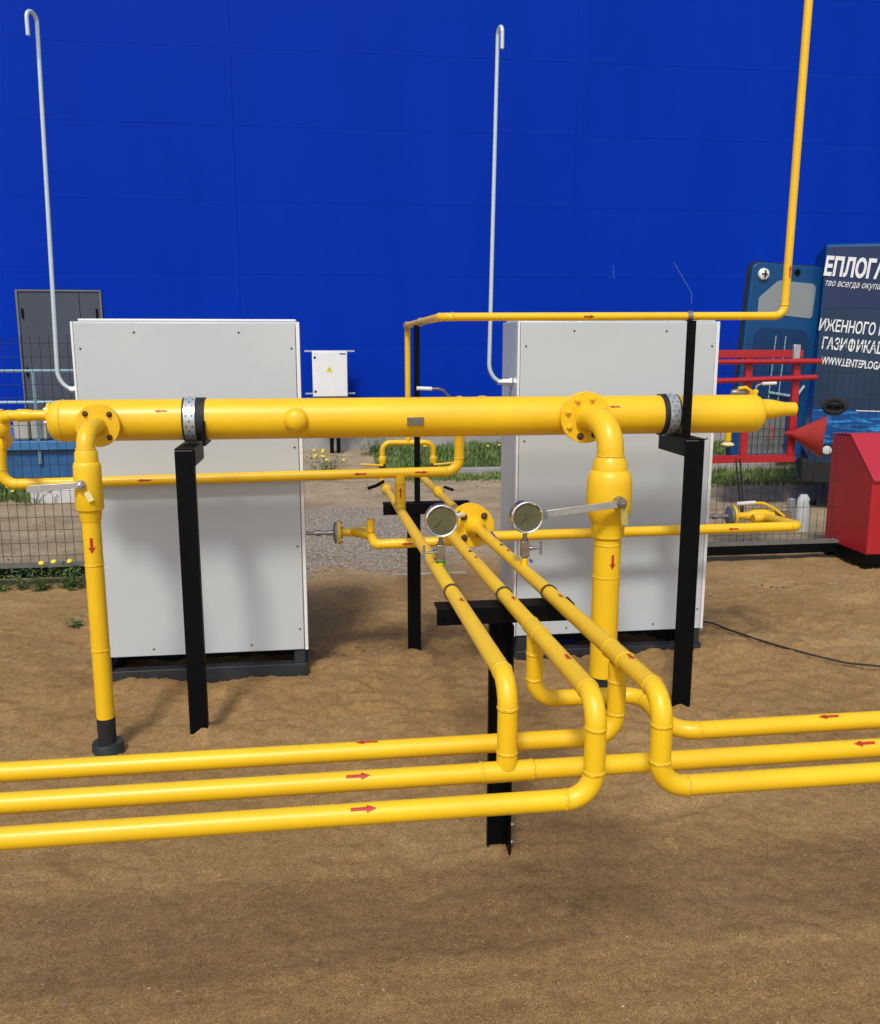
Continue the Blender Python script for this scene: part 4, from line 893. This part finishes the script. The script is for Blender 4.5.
# open rear door lying outward, with window, lock and inner panel
Pd = lambda a, c: V(a, 0, c)
x0d, x1d, z0d, z1d = 3.895, 4.63, 0.46, 2.32
def rr_poly(x0, x1, z0, z1, rad, k=5):
    out = []
    for cx, cz, a0 in ((x1-rad, z0+rad, -pi/2), (x1-rad, z1-rad, 0), (x0+rad, z1-rad, pi/2), (x0+rad, z0+rad, pi)):
        for i in range(k+1): a = a0 + pi/2*i/k; out.append((cx + rad*cos(a), cz + rad*sin(a)))
    return out
dd = MB().prism(rr_poly(x0d, x1d, z0d, z1d, 0.07), (0, vy + 0.10, 0), (1,0,0), (0,0,1), (0, 0.06, 0)).build('rear_door', VBLUE, va, org=(4.665, 8.0, 0), bevel=0.012)
MB().prism([(x0d + 0.10, 1.86), (x1d - 0.10, 1.84), (x1d - 0.08, 1.86), (x1d - 0.08, 2.13), (x1d - 0.11, 2.16), (x0d + 0.29, 2.17), (x0d + 0.26, 2.16), (x0d + 0.105, 2.01), (x0d + 0.095, 1.99)], (0, vy + 0.094, 0), (1,0,0), (0,0,1), (0, 0.005, 0)).build('door_window', VGLASS, dd)
MB().prism(rr_poly(x0d + 0.09, x1d - 0.09, z0d + 0.12, 1.73, 0.09), (0, vy + 0.093, 0), (1,0,0), (0,0,1), (0, 0.006, 0)).build('inner_panel', VDARK, dd, bevel=0.002)
MB().prism(rr_poly(x0d - 0.02, x1d + 0.01, z0d - 0.015, z1d + 0.015, 0.08), (0, vy + 0.162, 0), (1,0,0), (0,0,1), (0, 0.012, 0)).build('door_seal', BLKM, dd)
MB().lathe((x0d + 0.11, vy + 0.093, 2.215), (0, -1, 0), [(0, 0.055), (0.02, 0.05), (0.03, 0.03)], 24).build('lock', CABW, dd)
MB().bar((x0d + 0.08, vy + 0.058, 2.215), (x0d + 0.14, vy + 0.058, 2.215), 0.012, 0.008).bar((x0d + 0.11, vy + 0.052, 2.18), (x0d + 0.11, vy + 0.052, 2.25), 0.012, 0.008).build('lock_cross', BLK, dd)
for xx in (x0d + 0.37, x0d + 0.47): MB().tube([(xx - 0.06, vy + 0.088, 0.8), (xx - 0.06, vy + 0.088, 1.66)], 0.006, 6).build('lock_rod', RAILB, dd)
MB().tube([(x0d + 0.30, vy + 0.085, 1.12), (x0d + 0.5, vy + 0.07, 1.10), (x0d + 0.6, vy + 0.07, 1.12), (x0d + 0.66, vy + 0.085, 1.2)], 0.015, 10).build('pull_handle', RAILB, dd)
MB().lathe((x0d + 0.45, vy + 0.094, 2.255), (0, -1, 0), [(0, 0.03), (0.01, 0.025)], 16).build('rubber_stop', BLK, dd)
def text(body, x, z, size, m, parent, xs=0.7, off=0.0, tilt=0.0, yo=0.012, shear=0.0, nm='lettering'):
    cu = bpy.data.curves.new(nm, 'FONT'); cu.body = body; cu.size = size; cu.offset = off; cu.extrude = 0.0008; cu.shear = shear; cu.resolution_u = 3
    ob = bpy.data.objects.new(nm, cu); COL.objects.link(ob)
    bpy.context.view_layer.update()
    me = bpy.data.meshes.new_from_object(ob.evaluated_get(bpy.context.evaluated_depsgraph_get()))
    COL.objects.unlink(ob); bpy.data.objects.remove(ob)
    # body surface is tilted in depth a little: follow it
    def yy(z_):
        pts = [(c, a) for a, c in side[:10]]
        for (c0, a0), (c1, a1) in zip(pts, pts[1:]):
            if c0 <= z_ <= c1: return a0 + (a1 - a0)*(z_ - c0)/(c1 - c0)
        return 0
    text.w = max(v.co.x for v in me.vertices)*xs
    for v in me.vertices:
        X, Y, Z = v.co.x*xs, v.co.y, v.co.z
        px = x + X*cos(tilt) - Y*sin(tilt); pz = z + X*sin(tilt) + Y*cos(tilt)
        v.co = Vector((px, vy + yy(pz) - yo - Z, pz)) - W[parent.name]
    me.name = nm; me.materials.append(m)
    return link(nm, me, parent, W[parent.name])
tl = radians(-5.0)
text('ЕПЛОГАЗ', vx0 - 0.01, 2.245, 0.225, WHITEP, va, 0.57, 0.009, tl)
text('тво всегда окупается', vx0 + 0.01, 2.145, 0.085, WHITEP, va, 0.68, 0.0, tl, shear=0.25)
text('ИЖЕННОГО ГАЗА', vx0 - 0.01, 1.735, 0.150, WHITEP, va, 0.56, 0.003, tl)
tx, tz = vx0 + 0.03, 1.565
text('ГАЗИ', tx, tz, 0.150, WHITEP, va, 0.56, 0.003, tl); ww = text.w + 0.012
text('О', tx + ww, tz + ww*tan(tl), 0.150, WHITEP, va, 0.56, 0.003, tl); wo = text.w
text('I', tx + ww + wo/2 - 0.009, tz + (ww + wo/2)*tan(tl), 0.150, WHITEP, va, 0.56, 0.003, tl, yo=0.0145); ww += wo + 0.010
text('ИКАЦИЯ', tx + ww, tz + ww*tan(tl), 0.150, WHITEP, va, 0.56, 0.003, tl)
text('WWW.LENTEPLOGAZ.RU', vx0 + 0.04, 1.42, 0.10, WHITEP, va, 0.56, 0.002, tl)
from mathutils import Euler
va.rotation_euler = (0, radians(0.6), radians(-27))
_q = Euler((0, radians(0.6), radians(-27))).to_matrix().inverted() @ Euler((0, radians(3.4), 0)).to_matrix()
dd.rotation_euler = _q.to_euler()

# cable on the ground
pts = [(2.02, 4.55), (2.171, 4.67), (2.25, 4.40), (2.384, 4.10), (2.551, 3.92), (2.75, 3.80), (3.1, 3.66), (3.6, 3.55)]
pts = [(1.9, 4.72), (2.171, 4.62), (2.25, 4.40), (2.384, 4.14), (2.551, 3.95), (2.75, 3.80), (3.1, 3.66), (3.6, 3.55)]
sm = []
for i in range(len(pts) - 1):
    p0 = pts[max(i-1, 0)]; p1 = pts[i]; p2 = pts[i+1]; p3 = pts[min(i+2, len(pts)-1)]
    for k in range(8):
        t = k/8; q = [0.5*((2*p1[j]) + (-p0[j]+p2[j])*t + (2*p0[j]-5*p1[j]+4*p2[j]-p3[j])*t*t + (-p0[j]+3*p1[j]-3*p2[j]+p3[j])*t**3) for j in (0, 1)]
        sm.append((q[0], q[1], gh(q[0], q[1]) + 0.006))
zz_ = [q[2] for q in sm]
sm = [(q[0], q[1], max(zz_[max(0, i-6):i+7]) + 0.001) for i, q in enumerate(sm)]
for _ in range(3): sm = [sm[0]] + [(b_[0], b_[1], (a_[2] + b_[2] + c_[2])/3) for a_, b_, c_ in zip(sm, sm[1:], sm[2:])] + [sm[-1]]
MB().tube(sm, 0.0055, 8).build('ground_cable', CABLE, org=(2.4, 4.1, 0), label='black cable snaking over the sand right of the right cabinet', cat='cable')

# ================================================================== WEEDS
def weed(x, y, h, nl, fl, label, spread=0.07, zb=None, gr=None, wide=0.012):
    z0 = gh(x, y) if y < 9.4 else -0.03
    t = thing('weed', (x, y, z0), label, 'weed', gr)
    m = MB()
    for i in range(nl):
        a = random.random()*6.28; l = h*random.uniform(.35, 1.15); ln = random.uniform(.2, 1.3); d = V(cos(a), sin(a), 0)
        b0 = V(x, y, z0) + d*random.uniform(0, spread)
        pts_ = [b0 + d*l*ln*q*q*0.6 + V(0.01*noise.noise(V(i, q*3, 1)), 0, l*q) for q in (0, .25, .5, .75, 1)]
        m.tube(pts_, [0.0016, 0.0014, 0.0012, 0.001, 0.0006], 3, False)
        for k in range(9):
            c = pts_[min(int(k/2), 4)] + V(0, 0, random.uniform(0, l*.2)); b_ = random.random()*6.28; L_ = wide*random.uniform(.9, 2.6); wdt = L_*random.uniform(.18, .38)
            e = V(cos(b_), sin(b_), random.uniform(-.3, .8)).normalized(); s_ = e.cross(V(0, 0, 1)).normalized() + V(0, 0, random.uniform(-.4, .4))
            m.add([c, c + e*L_*.5 - s_*wdt, c + e*L_, c + e*L_*.5 + s_*wdt], [(0, 1, 2), (0, 2, 3)])
    m.build('leaves', LEAF, t, kind='stuff')
    for i in range(fl):
        a = random.random()*6.28; rr_ = random.uniform(0, spread*1.6); hh = h*random.uniform(.9, 1.4); top = V(x + rr_*cos(a), y + rr_*sin(a)*.5, z0 + hh)
        MB().tube([(x, y, z0), (x + rr_*cos(a)*.6, y + rr_*sin(a)*.3, z0 + hh*.6), top], 0.002, 5).build('stem', LEAF, t)
        MB().lathe(top, (random.uniform(-.3, .3), -.5, 1), [(-0.004, 0.006), (0, 0.019), (0.006, 0.017), (0.010, 0.006)], 10).build('flower_head', FLOWER, t)
weed(-1.88, 5.98, 0.16, 26, 2, 'dandelion weed with yellow heads at the left fence base rail', gr='weeds in the sand')
weed(-1.70, 5.99, 0.15, 46, 1, 'bushiest green weed at the left fence, next to the drain pipe', 0.10, gr='weeds in the sand')
weed(-1.55, 5.98, 0.15, 34, 0, 'leafy weed directly behind the slim drain pipe', 0.09, gr='weeds in the sand')
weed(-2.14, 5.98, 0.14, 14, 0, 'thin sparse weed under the fence rail near the left edge', 0.06, gr='weeds in the sand')
weed(-2.02, 6.0, 0.13, 14, 0, 'second sparse weed under the fence rail from the left edge', 0.06, gr='weeds in the sand')
weed(-1.45, 5.15, 0.05, 14, 0, 'flat pale green weed lying on the open sand left of the drain pipe', 0.05, gr='weeds in the sand')
weed(2.17, 5.05, 0.13, 12, 2, 'yellow flowering weed beside the right cabinet, near the cable', 0.04, gr='weeds in the sand')
weed(0.05, 10.9, 0.26, 60, 10, 'clump of yellow flowering weeds beside the left cabinet, far back', 0.16, gr='weeds in the sand', wide=.02)
weed(-2.95, 9.4, 0.17, 30, 8, 'dandelion clump in the grass behind the left fence, before the slab', 0.2, gr='weeds in the sand', wide=.016)
weed(0.75, 13.2, 0.40, 60, 0, 'tall dark green clump against the wall left of the bypass arch', 0.2, gr='weeds in the sand', wide=.02)
weed(3.55, 8.3, 0.40, 60, 9, 'tall yellow green weed in front of the van, beside the fire bucket', 0.25, gr='weeds in the sand', wide=.02)
for i, (x, y) in enumerate(((1.35, 12.1), (2.55, 12.4))):
    weed(x, y, 0.22, 16, 3, ('dandelions in the grass strip just right of the rear line elbow', 'dandelions in the grass strip close to the right cabinet')[i], 0.15, gr='weeds in the sand')
